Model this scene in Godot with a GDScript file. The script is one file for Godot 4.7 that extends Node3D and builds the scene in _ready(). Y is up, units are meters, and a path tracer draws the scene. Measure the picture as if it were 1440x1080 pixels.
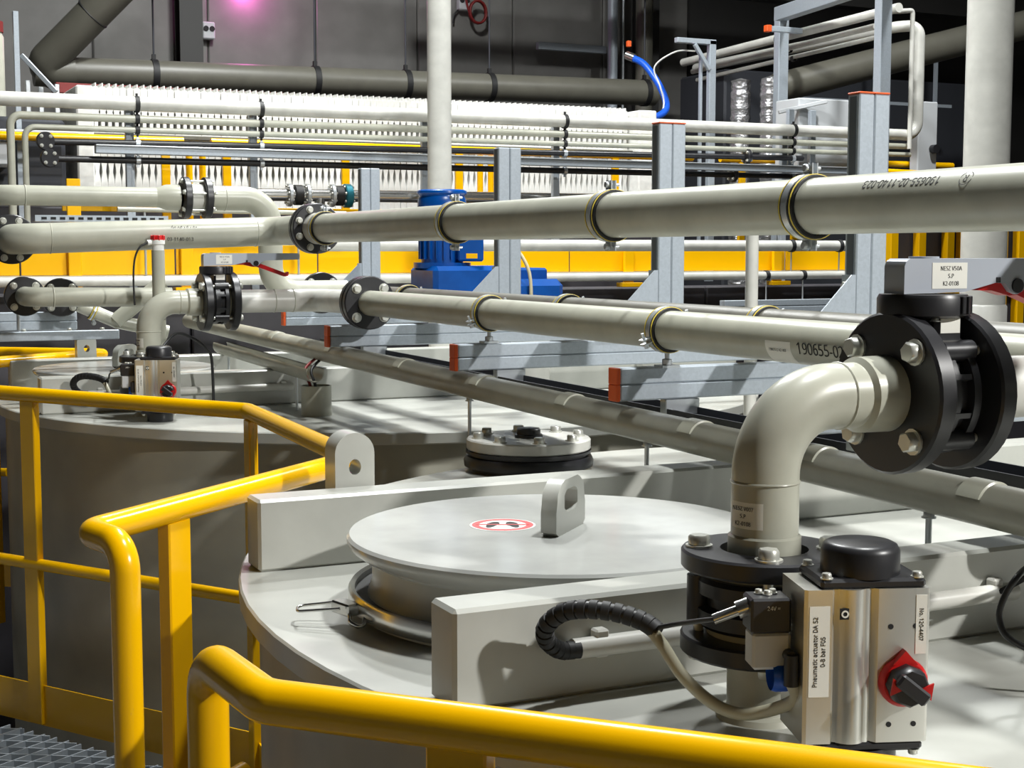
extends Node3D
# Industrial hall with process tanks, grey plastic piping and yellow guardrails.

class MB:
	var v := PackedVector3Array()
	var n := PackedVector3Array()
	func tri(a: Vector3, b: Vector3, c: Vector3, na: Vector3, nb: Vector3, nc: Vector3) -> void:
		if (b - a).cross(c - a).dot(na + nb + nc) > 0.0:
			v.append(a); v.append(c); v.append(b)
			n.append(na); n.append(nc); n.append(nb)
		else:
			v.append(a); v.append(b); v.append(c)
			n.append(na); n.append(nb); n.append(nc)
	func quad(a: Vector3, b: Vector3, c: Vector3, d: Vector3, nn: Vector3) -> void:
		tri(a, b, c, nn, nn, nn); tri(a, c, d, nn, nn, nn)
	func box(c: Vector3, s: Vector3, bev := 0.0, bs := Basis()) -> MB:
		var h := s * 0.5
		bev = min(bev, min(h.x, min(h.y, h.z)) * 0.9)
		for ax in 3:
			var u := (ax + 1) % 3
			var w := (ax + 2) % 3
			for sg in [-1.0, 1.0]:
				var nn := Vector3.ZERO
				nn[ax] = sg
				var q := []
				for k in [[-1, -1], [1, -1], [1, 1], [-1, 1]]:
					var p := Vector3.ZERO
					p[ax] = h[ax] * sg
					p[u] = (h[u] - bev) * k[0]
					p[w] = (h[w] - bev) * k[1]
					q.append(c + bs * p)
				quad(q[0], q[1], q[2], q[3], bs * nn)
		if bev <= 0.0:
			return self
		for ax in 3:
			var u := (ax + 1) % 3
			var w := (ax + 2) % 3
			for su in [-1.0, 1.0]:
				for sw in [-1.0, 1.0]:
					var q := []
					for k in [[-1, 0], [1, 0], [1, 1], [-1, 1]]:
						var p := Vector3.ZERO
						p[ax] = (h[ax] - bev) * k[0]
						p[u] = (h[u] - (bev if k[1] == 1 else 0.0)) * su
						p[w] = (h[w] - (bev if k[1] == 0 else 0.0)) * sw
						q.append(c + bs * p)
					var nn := Vector3.ZERO
					nn[u] = su * 0.7071
					nn[w] = sw * 0.7071
					quad(q[0], q[1], q[2], q[3], bs * nn)
		for sx in [-1.0, 1.0]:
			for sy in [-1.0, 1.0]:
				for sz in [-1.0, 1.0]:
					var sg := Vector3(sx, sy, sz)
					var nn := bs * (sg.normalized())
					tri(c + bs * (sg * Vector3(h.x, h.y - bev, h.z - bev)), c + bs * (sg * Vector3(h.x - bev, h.y, h.z - bev)), c + bs * (sg * Vector3(h.x - bev, h.y - bev, h.z)), nn, nn, nn)
		return self
	func beam(a: Vector3, b: Vector3, w: float, hgt: float, bev := 0.0, upv := Vector3.UP) -> MB:
		# box from a to b, w wide, hgt along upv
		var z := (b - a).normalized()
		if absf(z.dot(upv)) > 0.98:
			upv = Vector3(0, 0, 1)
		var x := upv.cross(z).normalized()
		var y := z.cross(x)
		return box((a + b) * 0.5, Vector3(w, hgt, (b - a).length()), bev, Basis(x, y, z))
	func tube(pts: Array, r: float, seg := 16, caps := true, r2 := -1.0) -> MB:
		var m := pts.size()
		var u := Vector3.ZERO
		var rings := []
		var nors := []
		var tans := []
		for i in m:
			var t: Vector3
			if i == 0:
				t = pts[1] - pts[0]
			elif i == m - 1:
				t = pts[i] - pts[i - 1]
			else:
				t = (pts[i] - pts[i - 1]).normalized() + (pts[i + 1] - pts[i]).normalized()
			t = t.normalized()
			if i == 0:
				u = t.cross(Vector3.UP if absf(t.y) < 0.9 else Vector3.RIGHT).normalized()
			else:
				u = (u - t * u.dot(t)).normalized()
			var w := t.cross(u)
			var ring := []
			var nor := []
			var rr := r if r2 < 0.0 else lerpf(r, r2, float(i) / (m - 1))
			for k in seg + 1:
				var a := TAU * k / seg
				var d := u * cos(a) + w * sin(a)
				ring.append(pts[i] + d * rr)
				nor.append(d)
			rings.append(ring); nors.append(nor); tans.append(t)
		for i in m - 1:
			for k in seg:
				tri(rings[i][k], rings[i][k + 1], rings[i + 1][k + 1], nors[i][k], nors[i][k + 1], nors[i + 1][k + 1])
				tri(rings[i][k], rings[i + 1][k + 1], rings[i + 1][k], nors[i][k], nors[i + 1][k + 1], nors[i + 1][k])
		if caps:
			for e in [0, m - 1]:
				var nn: Vector3 = -tans[0] if e == 0 else tans[e]
				for k in seg:
					tri(pts[e], rings[e][k], rings[e][k + 1], nn, nn, nn)
		return self
	func lathe(prof: Array, xf: Transform3D, seg := 24, a0 := 0.0, a1 := TAU) -> MB:
		# prof: Vector2(radius, height) from one end to the other; axis is xf.basis.y
		var m := prof.size()
		var sn := []
		for i in m - 1:
			var d: Vector2 = prof[i + 1] - prof[i]
			sn.append(Vector2(d.y, -d.x).normalized())
		for i in m - 1:
			var na: Vector2 = sn[i]
			var nb: Vector2 = sn[i]
			if i > 0 and sn[i - 1].dot(sn[i]) > 0.75:
				na = (sn[i - 1] + sn[i]).normalized()
			if i < m - 2 and sn[i + 1].dot(sn[i]) > 0.75:
				nb = (sn[i + 1] + sn[i]).normalized()
			for k in seg:
				var t0 := lerpf(a0, a1, float(k) / seg)
				var t1 := lerpf(a0, a1, float(k + 1) / seg)
				var c0 := Vector3(cos(t0), 0, sin(t0))
				var c1 := Vector3(cos(t1), 0, sin(t1))
				var pa: Vector2 = prof[i]
				var pb: Vector2 = prof[i + 1]
				var A := xf * (c0 * pa.x + Vector3(0, pa.y, 0))
				var B := xf * (c1 * pa.x + Vector3(0, pa.y, 0))
				var C := xf * (c1 * pb.x + Vector3(0, pb.y, 0))
				var D := xf * (c0 * pb.x + Vector3(0, pb.y, 0))
				var b3 := xf.basis
				var nA := b3 * (c0 * na.x + Vector3(0, na.y, 0))
				var nB := b3 * (c1 * na.x + Vector3(0, na.y, 0))
				var nC := b3 * (c1 * nb.x + Vector3(0, nb.y, 0))
				var nD := b3 * (c0 * nb.x + Vector3(0, nb.y, 0))
				if pa.x > 0.00001:
					tri2(A, B, C, nA, nB, nC)
				if pb.x > 0.00001:
					tri2(A, C, D, nA, nC, nD)
		return self
	func tri2(a, b, c, na, nb, nc) -> void:
		tri(a, b, c, na, nb, nc)
	func prism(poly: Array, depth: float, xf: Transform3D, hole := []) -> MB:
		# polygon in xf's XY plane, extruded depth/2 either way along xf's z; hole has as many points as poly
		var h := depth * 0.5
		var b3 := xf.basis
		for loop in ([poly] if hole.is_empty() else [poly, hole]):
			var m: int = loop.size()
			var area := 0.0
			for i in m:
				area += loop[i].cross(loop[(i + 1) % m])
			var sgn := signf(area) * (1.0 if loop == poly else -1.0)
			var en := []
			for i in m:
				var d: Vector2 = (loop[(i + 1) % m] - loop[i]).normalized()
				en.append(Vector2(d.y, -d.x) * sgn)
			for i in m:
				var j := (i + 1) % m
				var na: Vector2 = en[i]
				var nb: Vector2 = en[i]
				if en[i].dot(en[(i + m - 1) % m]) > 0.8:
					na = (en[i] + en[(i + m - 1) % m]).normalized()
				if en[i].dot(en[j]) > 0.8:
					nb = (en[i] + en[j]).normalized()
				var n3 := b3 * Vector3(na.x, na.y, 0)
				var n4 := b3 * Vector3(nb.x, nb.y, 0)
				var p0 := xf * Vector3(loop[i].x, loop[i].y, -h)
				var p1 := xf * Vector3(loop[j].x, loop[j].y, -h)
				var p2 := xf * Vector3(loop[j].x, loop[j].y, h)
				var p3 := xf * Vector3(loop[i].x, loop[i].y, h)
				tri(p0, p1, p2, n3, n4, n4); tri(p0, p2, p3, n3, n4, n3)
		for sg in [-1.0, 1.0]:
			var nn: Vector3 = b3 * Vector3(0, 0, sg)
			if hole.is_empty():
				var id := Geometry2D.triangulate_polygon(PackedVector2Array(poly))
				for k in range(0, id.size(), 3):
					var q := []
					for e in 3:
						var p: Vector2 = poly[id[k + e]]
						q.append(xf * Vector3(p.x, p.y, h * sg))
					tri(q[0], q[1], q[2], nn, nn, nn)
			else:
				var m: int = poly.size()
				for i in m:
					var j := (i + 1) % m
					quad(xf * Vector3(poly[i].x, poly[i].y, h * sg), xf * Vector3(poly[j].x, poly[j].y, h * sg), xf * Vector3(hole[j].x, hole[j].y, h * sg), xf * Vector3(hole[i].x, hole[i].y, h * sg), nn)
		return self
	func mesh(off := Vector3.ZERO) -> ArrayMesh:
		var a := []
		a.resize(Mesh.ARRAY_MAX)
		var vv := v
		if off != Vector3.ZERO:
			vv = PackedVector3Array()
			for p in v:
				vv.append(p - off)
		a[Mesh.ARRAY_VERTEX] = vv
		a[Mesh.ARRAY_NORMAL] = n
		var am := ArrayMesh.new()
		am.add_surface_from_arrays(Mesh.PRIMITIVE_TRIANGLES, a)
		return am

var M := {}
var org := {}
var used := {}
var bolt_mesh := {}
var rng := RandomNumberGenerator.new()
var tex := {}

func V(x: float, y: float, z: float) -> Vector3:
	return Vector3(x, y, z)
func noise_tex(freq: float, lo: float, hi: float, kind := 0, size := 512) -> NoiseTexture2D:
	var f := FastNoiseLite.new()
	f.seed = 7
	f.frequency = freq
	f.noise_type = FastNoiseLite.TYPE_CELLULAR if kind == 1 else FastNoiseLite.TYPE_SIMPLEX_SMOOTH
	if kind == 1:
		f.cellular_return_type = FastNoiseLite.RETURN_CELL_VALUE
	else:
		f.fractal_octaves = 5
	var g := Gradient.new()
	g.set_color(0, Color(lo, lo, lo)); g.set_color(1, Color(hi, hi, hi))
	var t := NoiseTexture2D.new()
	t.width = size; t.height = size; t.seamless = true
	t.noise = f; t.color_ramp = g
	return t
func mat(key: String, c: Color, rough: float, metal := 0.0, tx := "", sc := 1.0) -> StandardMaterial3D:
	var m := StandardMaterial3D.new()
	m.albedo_color = c
	m.roughness = rough
	m.metallic = metal
	m.metallic_specular = 0.5
	if tx != "":
		m.albedo_texture = tex[tx]
		m.uv1_triplanar = true
		m.uv1_scale = Vector3.ONE * sc
	M[key] = m
	return m
func rgb(r: int, g: int, b: int) -> Color:
	return Color8(r, g, b)
func uniq(parent: Node, nm: String) -> String:
	var key := str(parent.get_instance_id()) + nm
	var k: int = used.get(key, 0)
	used[key] = k + 1
	return nm if k == 0 else "%s_%03d" % [nm, k]
func thing(nm: String, label: String, cat: String, at := Vector3.ZERO, grp := "") -> Node3D:
	var o := Node3D.new()
	o.name = uniq(self, nm)
	add_child(o, true)
	o.position = at
	o.set_meta("label", label)
	o.set_meta("category", cat)
	if grp != "":
		o.set_meta("group", grp)
	org[o] = at
	return o
func struct(nm: String, mb: MB, m: Material) -> MeshInstance3D:
	var o := MeshInstance3D.new()
	o.name = uniq(self, nm)
	o.mesh = mb.mesh()
	o.material_override = m
	add_child(o, true)
	o.set_meta("kind", "structure")
	org[o] = Vector3.ZERO
	return o
func add(parent: Node3D, nm: String, mb: MB, m: Material, label := "") -> MeshInstance3D:
	var o := MeshInstance3D.new()
	o.name = uniq(parent, nm)
	o.mesh = mb.mesh(org[parent])
	o.material_override = m
	parent.add_child(o, true)
	org[o] = org[parent]
	if label != "":
		o.set_meta("label", label)
	return o
func inst(parent: Node3D, nm: String, me: Mesh, m: Material, xf: Transform3D, label := "") -> MeshInstance3D:
	var o := MeshInstance3D.new()
	o.name = uniq(parent, nm)
	o.mesh = me
	o.material_override = m
	parent.add_child(o, true)
	o.transform = Transform3D(xf.basis, xf.origin - org[parent])
	if label != "":
		o.set_meta("label", label)
	return o
func copy(o: Node3D, off: Vector3, label: String) -> Node3D:
	var base := o.name.rstrip("0123456789").trim_suffix("_")
	var c: Node3D = o.duplicate()
	c.name = uniq(self, base)
	add_child(c, true)
	c.position = o.position + off
	c.set_meta("label", label)
	org[c] = c.position
	return c
func axf(at: Vector3, axis: Vector3, spin := 0.0) -> Transform3D:
	# transform whose y axis is the given axis
	var y := axis.normalized()
	var x := y.cross(Vector3.UP if absf(y.y) < 0.9 else Vector3.BACK).normalized()
	var b := Basis(x, y, x.cross(y))
	return Transform3D(b * Basis(Vector3.UP, spin), at)
func bend(pts: Array, rad: float, seg := 6) -> Array:
	var out := [pts[0]]
	for i in range(1, pts.size() - 1):
		var p: Vector3 = pts[i]
		var d0: Vector3 = (pts[i - 1] - p)
		var d1: Vector3 = (pts[i + 1] - p)
		var ang := d0.angle_to(d1)
		if ang > 3.1:
			out.append(p)
			continue
		var tl := rad / tan(ang * 0.5)
		tl = min(tl, min(d0.length(), d1.length()) * 0.49)
		var a := p + d0.normalized() * tl
		var b := p + d1.normalized() * tl
		var rr := tl * tan(ang * 0.5)
		var bis := (d0.normalized() + d1.normalized()).normalized()
		var c := p + bis * (rr / sin(ang * 0.5))
		for k in seg + 1:
			out.append(c + (a - c).slerp(b - c, float(k) / seg))
	out.append(pts[-1])
	return out
func spline(pts: Array, sub := 6) -> Array:
	var out := []
	for i in pts.size() - 1:
		var p0: Vector3 = pts[max(i - 1, 0)]
		var p1: Vector3 = pts[i]
		var p2: Vector3 = pts[i + 1]
		var p3: Vector3 = pts[min(i + 2, pts.size() - 1)]
		for k in sub:
			out.append(p1.cubic_interpolate(p2, p0, p3, float(k) / sub))
	out.append(pts[-1])
	return out
func arc2(c: Vector2, r: float, a0: float, a1: float, n: int) -> Array:
	var o := []
	for k in n + 1:
		var a := deg_to_rad(lerpf(a0, a1, float(k) / n))
		o.append(c + Vector2(cos(a), sin(a)) * r)
	return o
func hexbolt(r: float) -> Mesh:
	# hexagon head with washer, sitting on y = 0
	var key := int(r * 10000)
	if not bolt_mesh.has(key):
		var b := MB.new()
		b.lathe([Vector2(r * 1.25, 0), Vector2(r * 1.25, r * 0.22), Vector2(0, r * 0.22)], Transform3D(), 14)
		b.lathe([Vector2(r, r * 0.2), Vector2(r, r * 0.95), Vector2(r * 0.86, r * 1.12), Vector2(0, r * 1.12)], Transform3D(), 6)
		bolt_mesh[key] = b.mesh()
	return bolt_mesh[key]
func flange(parent: Node3D, at: Vector3, axis: Vector3, r: float, th: float, ri: float, nb: int, br: float, m: Material, side := 1.0, spin := 0.4, bc := 0.78) -> MeshInstance3D:
	# ring centred on at, bolt heads on the +axis side (side 1), -axis (-1) or both (0)
	var b := MB.new()
	var ch := th * 0.12
	var xf := axf(at, axis)
	b.lathe([Vector2(ri, -th / 2), Vector2(r - ch, -th / 2), Vector2(r, -th / 2 + ch), Vector2(r, th / 2 - ch), Vector2(r - ch, th / 2), Vector2(ri, th / 2), Vector2(ri, -th / 2)], xf, 40)
	var f := add(parent, "flange", b, m)
	var top := parent.get_parent() == self
	for k in nb:
		var a := TAU * k / nb + spin
		var p: Vector3 = xf * V(cos(a) * r * bc, 0, sin(a) * r * bc)
		var ax := axis.normalized()
		for s in ([side] if side != 0.0 else [1.0, -1.0]):
			inst(f if top else parent, "bolt", hexbolt(br), M.bolt, axf(p + ax * s * th / 2, ax * s, a), "")
	return f
func pipe_clamp(parent: Node3D, at: Vector3, axis: Vector3, r: float, ear: Vector3, wd := 0.03, liner := true) -> void:
	# rubber-lined two-screw pipe clamp
	var xf := axf(at, axis)
	var b := MB.new()
	b.lathe([Vector2(r + 0.0005, -wd / 2), Vector2(r + 0.0065, -wd / 2), Vector2(r + 0.0085, -wd * 0.4), Vector2(r + 0.0085, wd * 0.4), Vector2(r + 0.0065, wd / 2), Vector2(r + 0.0005, wd / 2)], xf, 32)
	var c := add(parent, "pipe_clamp", b, M.rubber)
	b = MB.new()
	b.lathe([Vector2(r + 0.007, -wd * 0.2), Vector2(r + 0.0105, -wd * 0.2), Vector2(r + 0.0105, wd * 0.2), Vector2(r + 0.007, wd * 0.2)], xf, 32)
	var e := ear.normalized()
	var ax := axis.normalized()
	for s in [-1.0, 1.0]:
		for q in [-1.0, 1.0]:
			b.box(at + e * s * (r + 0.018) + e.cross(ax) * q * 0.006, V(0.003, 0.026, wd * 0.62), 0.0, Basis(e.cross(ax), e, e.cross(ax).cross(e)))
	add(c, "steel_band", b, M.zinc)
	if liner:
		for s in [-1.0, 1.0]:
			b = MB.new()
			b.lathe([Vector2(r + 0.0075, s * wd * 0.37 - 0.0024), Vector2(r + 0.0095, s * wd * 0.37 - 0.001), Vector2(r + 0.0095, s * wd * 0.37 + 0.001), Vector2(r + 0.0075, s * wd * 0.37 + 0.0024)], xf, 32)
			add(c, "liner_stripe", b, M.yellow_line)
	for s in [-1.0, 1.0]:
		var p: Vector3 = at + e * s * (r + 0.021)
		inst(c, "clamp_screw", hexbolt(0.0085), M.zinc, axf(p - e.cross(ax) * 0.0075, -e.cross(ax)))
		b = MB.new()
		b.tube([p, p + e.cross(ax) * 0.022], 0.004, 8)
		add(c, "screw_end", b, M.zinc)
func ring(parent: Node3D, nm: String, at: Vector3, axis: Vector3, r: float, h := 0.004, wd := 0.008, m = null) -> void:
	var b := MB.new()
	b.lathe([Vector2(r - 0.001, -wd / 2), Vector2(r + h * 0.7, -wd / 4), Vector2(r + h, 0), Vector2(r + h * 0.7, wd / 4), Vector2(r - 0.001, wd / 2)], axf(at, axis), 28)
	add(parent, nm, b, M.pvc if m == null else m)
func text(parent: Node3D, nm: String, s: String, hgt: float, m: Material, xf: Transform3D, serif := false) -> void:
	var t := TextMesh.new()
	var f := SystemFont.new()
	f.font_names = PackedStringArray(["Droid Serif" if serif else "Droid Sans"])
	t.font = f
	t.text = s
	t.font_size = 32
	t.pixel_size = hgt / 23.0
	t.depth = 0.0004
	inst(parent, nm, t, m, xf)

const T := 0.94
const FL := -0.12
const STEP := Vector3(0, 0, -4.2)

func _ready() -> void:
	# ---- camera
	var cam := Camera3D.new()
	cam.name = "camera"
	cam.fov = 29.515
	cam.near = 0.05
	cam.far = 80.0
	cam.position = V(0, 1.6, 0)
	cam.rotation = V(-deg_to_rad(5.24), -deg_to_rad(25.5), 0)
	add_child(cam)
	cam.current = true
	# ---- surroundings and exposure
	var env := Environment.new()
	env.background_mode = Environment.BG_COLOR
	env.background_color = Color(0.02, 0.02, 0.022)
	env.tonemap_mode = Environment.TONE_MAPPER_LINEAR
	env.tonemap_exposure = 1.0
	env.sdfgi_enabled = true
	env.ssao_enabled = true
	env.ssil_enabled = true
	var we := WorldEnvironment.new()
	we.name = "surroundings"
	we.environment = env
	add_child(we)
	rng.seed = 11
	materials()
	# ---- lamps of the hall
	high_bay(V(2.6, 6.4, -2.2), 34.0, "round high-bay lamp hanging above the nearest tank")
	high_bay(V(2.9, 6.4, -6.3), 34.0, "round high-bay lamp hanging above the farther tank")
	high_bay(V(3.4, 6.4, -9.0), 34.0, "round high-bay lamp hanging in front of the filter press")
	high_bay(V(7.2, 6.4, -7.0), 30.0, "round high-bay lamp hanging above the pipe rack")
	flood(V(4.6, 4.6, 2.4), V(1.2, 1.1, -2.4), 42.0)
	# ---- room, then things from large to small
	room()
	platform()
	tanks()
	guardrails()
	valves()
	main_pipes()
	supports()
	gutter()
	blue_pump()
	columns()
	left_pipes()
	rack_pipes()
	filter_press()
	yellow_structure()
	wall_things()
	right_background()

func materials() -> void:
	tex.mottle = noise_tex(0.01, 0.9, 1.0)
	tex.grime = noise_tex(0.006, 0.8, 1.0)
	tex.spangle = noise_tex(0.05, 0.93, 1.0, 1)
	tex.concrete = noise_tex(0.02, 0.7, 1.0)
	mat("pvc", rgb(187, 187, 172), 0.32, 0.0, "mottle", 1.5)
	mat("pvc_light", rgb(214, 213, 206), 0.35, 0.0, "mottle", 1.5)
	mat("tank", rgb(190, 191, 184), 0.3, 0.0, "mottle", 0.8)
	mat("shell", rgb(176, 174, 160), 0.38, 0.0, "grime", 0.7)
	mat("lid", rgb(203, 204, 200), 0.14, 0.0, "mottle", 0.9)
	mat("yellow", rgb(248, 187, 2), 0.2)
	mat("yellow_line", rgb(214, 190, 70), 0.6)
	mat("black", rgb(38, 38, 41), 0.36)
	mat("rubber", rgb(26, 26, 27), 0.6)
	mat("zinc", rgb(200, 205, 209), 0.3, 0.6)
	mat("bolt", rgb(212, 212, 204), 0.28, 0.55)
	mat("galv", rgb(178, 187, 196), 0.4, 0.3, "spangle", 5.0)
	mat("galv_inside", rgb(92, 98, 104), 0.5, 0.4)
	mat("orange", rgb(214, 84, 24), 0.5)
	mat("steel", rgb(206, 206, 204), 0.22, 0.95)
	mat("alu", rgb(214, 213, 206), 0.3, 0.75)
	mat("white", rgb(236, 236, 232), 0.5)
	mat("label", rgb(232, 231, 222), 0.55)
	mat("ink", rgb(22, 22, 24), 0.7)
	mat("red", rgb(196, 22, 24), 0.35)
	mat("sign_red", rgb(224, 70, 72), 0.4)
	mat("darkred", rgb(120, 40, 38), 0.6)
	mat("blue", rgb(4, 78, 160), 0.25, 0.0, "mottle", 2.0)
	mat("bluehose", rgb(24, 84, 196), 0.35)
	mat("lever", rgb(172, 178, 188), 0.3)
	mat("plate", rgb(240, 240, 236), 0.55, 0.0, "mottle", 2.0)
	mat("wall", rgb(128, 126, 123), 0.35, 0.0, "mottle", 0.5)
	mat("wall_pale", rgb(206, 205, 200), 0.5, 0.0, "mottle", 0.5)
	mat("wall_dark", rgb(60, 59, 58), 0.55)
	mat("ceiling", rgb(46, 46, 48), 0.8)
	mat("concrete", rgb(120, 118, 114), 0.75, 0.0, "concrete", 0.4)
	mat("gutter", rgb(166, 165, 152), 0.35, 0.0, "mottle", 1.5)
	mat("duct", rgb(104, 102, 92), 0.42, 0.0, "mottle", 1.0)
	mat("darksteel", rgb(62, 64, 70), 0.5, 0.2)
	mat("machine", rgb(74, 72, 78), 0.55, 0.0, "grime", 0.8)
	mat("cabinet", rgb(196, 199, 202), 0.4)
	mat("cable", rgb(30, 30, 31), 0.45)
	mat("hose_grey", rgb(176, 172, 150), 0.4)
	mat("redhose", rgb(120, 24, 22), 0.5)
	mat("foil", rgb(190, 190, 192), 0.25, 0.7)
	var nf := FastNoiseLite.new()
	nf.seed = 3
	nf.frequency = 0.03
	nf.noise_type = FastNoiseLite.TYPE_CELLULAR
	var nt := NoiseTexture2D.new()
	nt.width = 256; nt.height = 256; nt.seamless = true
	nt.noise = nf; nt.as_normal_map = true; nt.bump_strength = 10.0
	M.foil.normal_enabled = true
	M.foil.normal_texture = nt
	M.foil.normal_scale = 1.0
	M.foil.uv1_triplanar = true
	M.foil.uv1_scale = Vector3.ONE * 3.0
	mat("teal", rgb(40, 120, 136), 0.35, 0.4)
	mat("beige", rgb(196, 184, 150), 0.6)
	mat("glow", rgb(255, 255, 255), 0.5)
	M.glow.emission_enabled = true
	M.glow.emission = Color(1.0, 0.98, 0.94)
	M.glow.emission_energy_multiplier = 3.0
	mat("pink_glow", rgb(255, 190, 240), 0.5)
	M.pink_glow.emission_enabled = true
	M.pink_glow.emission = Color(1.0, 0.45, 0.85)
	M.pink_glow.emission_energy_multiplier = 3.0

func high_bay(at: Vector3, energy: float, label: String) -> void:
	var t := thing("high_bay_lamp", label, "lamp", at, "high-bay lamps under the ceiling")
	add(t, "housing", MB.new().lathe([Vector2(0.26, 0.02), Vector2(0.27, 0.05), Vector2(0.2, 0.16), Vector2(0.1, 0.22), Vector2(0, 0.22)], Transform3D(Basis(), at), 28), M.darksteel)
	add(t, "rim", MB.new().lathe([Vector2(0.24, 0.0), Vector2(0.27, 0.0), Vector2(0.27, 0.05), Vector2(0.24, 0.05)], Transform3D(Basis(), at), 28), M.darksteel)
	add(t, "diffuser", MB.new().lathe([Vector2(0.0, 0.018), Vector2(0.24, 0.018), Vector2(0.24, 0.03), Vector2(0.0, 0.03)], Transform3D(Basis(), at), 28), M.glow)
	add(t, "suspension_rod", MB.new().tube([at + V(0, 0.2, 0), V(at.x, 7.5, at.z)], 0.012, 8), M.zinc)
	var l := SpotLight3D.new()
	l.name = "light"
	l.light_color = Color(0.99, 1.0, 0.995)
	l.light_energy = energy
	l.spot_range = 40.0
	l.spot_attenuation = 2.0
	l.spot_angle = 78.0
	l.spot_angle_attenuation = 0.6
	l.light_size = 0.24
	l.shadow_enabled = true
	t.add_child(l)
	l.position = V(0, -0.03, 0)
	l.rotation = V(-PI / 2, 0, 0)
func flood(at: Vector3, aim: Vector3, energy: float) -> void:
	var t := thing("floodlight", "small floodlight on a bracket behind the viewer", "lamp", at)
	var d := (aim - at).normalized()
	var xf := axf(at, -d)
	add(t, "housing", MB.new().lathe([Vector2(0.11, 0.0), Vector2(0.12, 0.02), Vector2(0.09, 0.09), Vector2(0, 0.1)], xf, 24), M.darksteel)
	add(t, "lens", MB.new().lathe([Vector2(0, 0.004), Vector2(0.105, 0.004), Vector2(0.105, 0.02)], xf, 24), M.glow)
	add(t, "bracket", MB.new().tube([at - d * 0.08, V(at.x, 7.5, at.z - d.z * 0.08)], 0.02, 8), M.darksteel)
	var l := SpotLight3D.new()
	l.name = "light"
	l.light_color = Color(1.0, 0.995, 0.98)
	l.light_energy = energy
	l.spot_range = 40.0
	l.spot_attenuation = 2.0
	l.spot_angle = 40.0
	l.light_size = 0.1
	l.shadow_enabled = true
	t.add_child(l)
	l.look_at_from_position(at + d * 0.03, aim, Vector3.UP)
	l.position = d * 0.03

func room() -> void:
	struct("floor", MB.new().box(V(4, -2.3, -4), V(24, 0.2, 20)), M.concrete)
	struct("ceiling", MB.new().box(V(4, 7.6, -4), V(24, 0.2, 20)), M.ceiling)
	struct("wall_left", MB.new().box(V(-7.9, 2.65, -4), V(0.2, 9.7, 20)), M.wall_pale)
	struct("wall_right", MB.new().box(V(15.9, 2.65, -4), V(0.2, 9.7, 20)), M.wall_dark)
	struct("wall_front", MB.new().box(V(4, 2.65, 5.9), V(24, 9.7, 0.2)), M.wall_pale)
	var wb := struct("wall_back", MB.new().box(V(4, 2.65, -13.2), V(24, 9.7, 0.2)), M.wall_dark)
	# sheet metal wall cladding, one panel beside the other
	var pm := MB.new().box(Vector3.ZERO, V(0.994, 9.6, 0.05), 0.012).mesh()
	for k in 13:
		inst(wb, "wall_panel", pm, M.wall, Transform3D(Basis(), V(-4.27 + k * 1.0, 2.65, -13.06)))
	# rolled-steel columns standing against the wall
	var n := 0
	for x in [3.02, 7.62]:
		var s := MB.new()
		s.box(V(x, 2.65, -12.95), V(0.2, 9.7, 0.016)).box(V(x, 2.65, -12.86), V(0.012, 9.7, 0.16)).box(V(x, 2.65, -12.77), V(0.2, 9.7, 0.016))
		struct("trim_%d" % (n + 1), s, M.wall_dark)
		n += 1
	var s2 := MB.new()
	s2.box(V(9.2, 4.15, -11.9), V(9.0, 0.3, 0.2))
	struct("trim_3", s2, M.wall_dark)

func platform() -> void:
	# walkway grating: bars in two diagonal directions on a rim
	var poly := PackedVector2Array([Vector2(-1.4, -0.3), Vector2(0.42, -0.3), Vector2(0.42, -2.68), Vector2(0.7, -2.99), Vector2(1.0, -3.55), Vector2(1.16, -4.5), Vector2(0.4, -5.75), Vector2(0.42, -6.86), Vector2(0.7, -7.19), Vector2(-1.4, -7.3)])
	var base := MB.new()
	for k in 8:
		var z := -0.6 - k * 0.9
		base.box(V(-0.5, FL - 0.07, z), V(1.8, 0.08, 0.05))
	var fl := struct("floor", base, M.darksteel)
	var stuff := MB.new()
	for dirn in [0, 1]:
		var c := -9.0
		while c < 8.0:
			# lines x*0.6 + z = c and x*-0.6 + z = c
			var s := 0.62 if dirn == 0 else -0.62
			var line := PackedVector2Array([Vector2(-3.0, c + 3.0 * s), Vector2(3.0, c - 3.0 * s)])
			for seg in Geometry2D.intersect_polyline_with_polygon(line, poly):
				for i in seg.size() - 1:
					stuff.beam(V(seg[i].x, FL - 0.012, seg[i].y), V(seg[i + 1].x, FL - 0.012, seg[i + 1].y), 0.005, 0.024 if dirn == 0 else 0.02)
			c += 0.075
	var g := add(fl, "grating_mesh", stuff, M.galv)
	g.set_meta("kind", "stuff")

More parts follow.
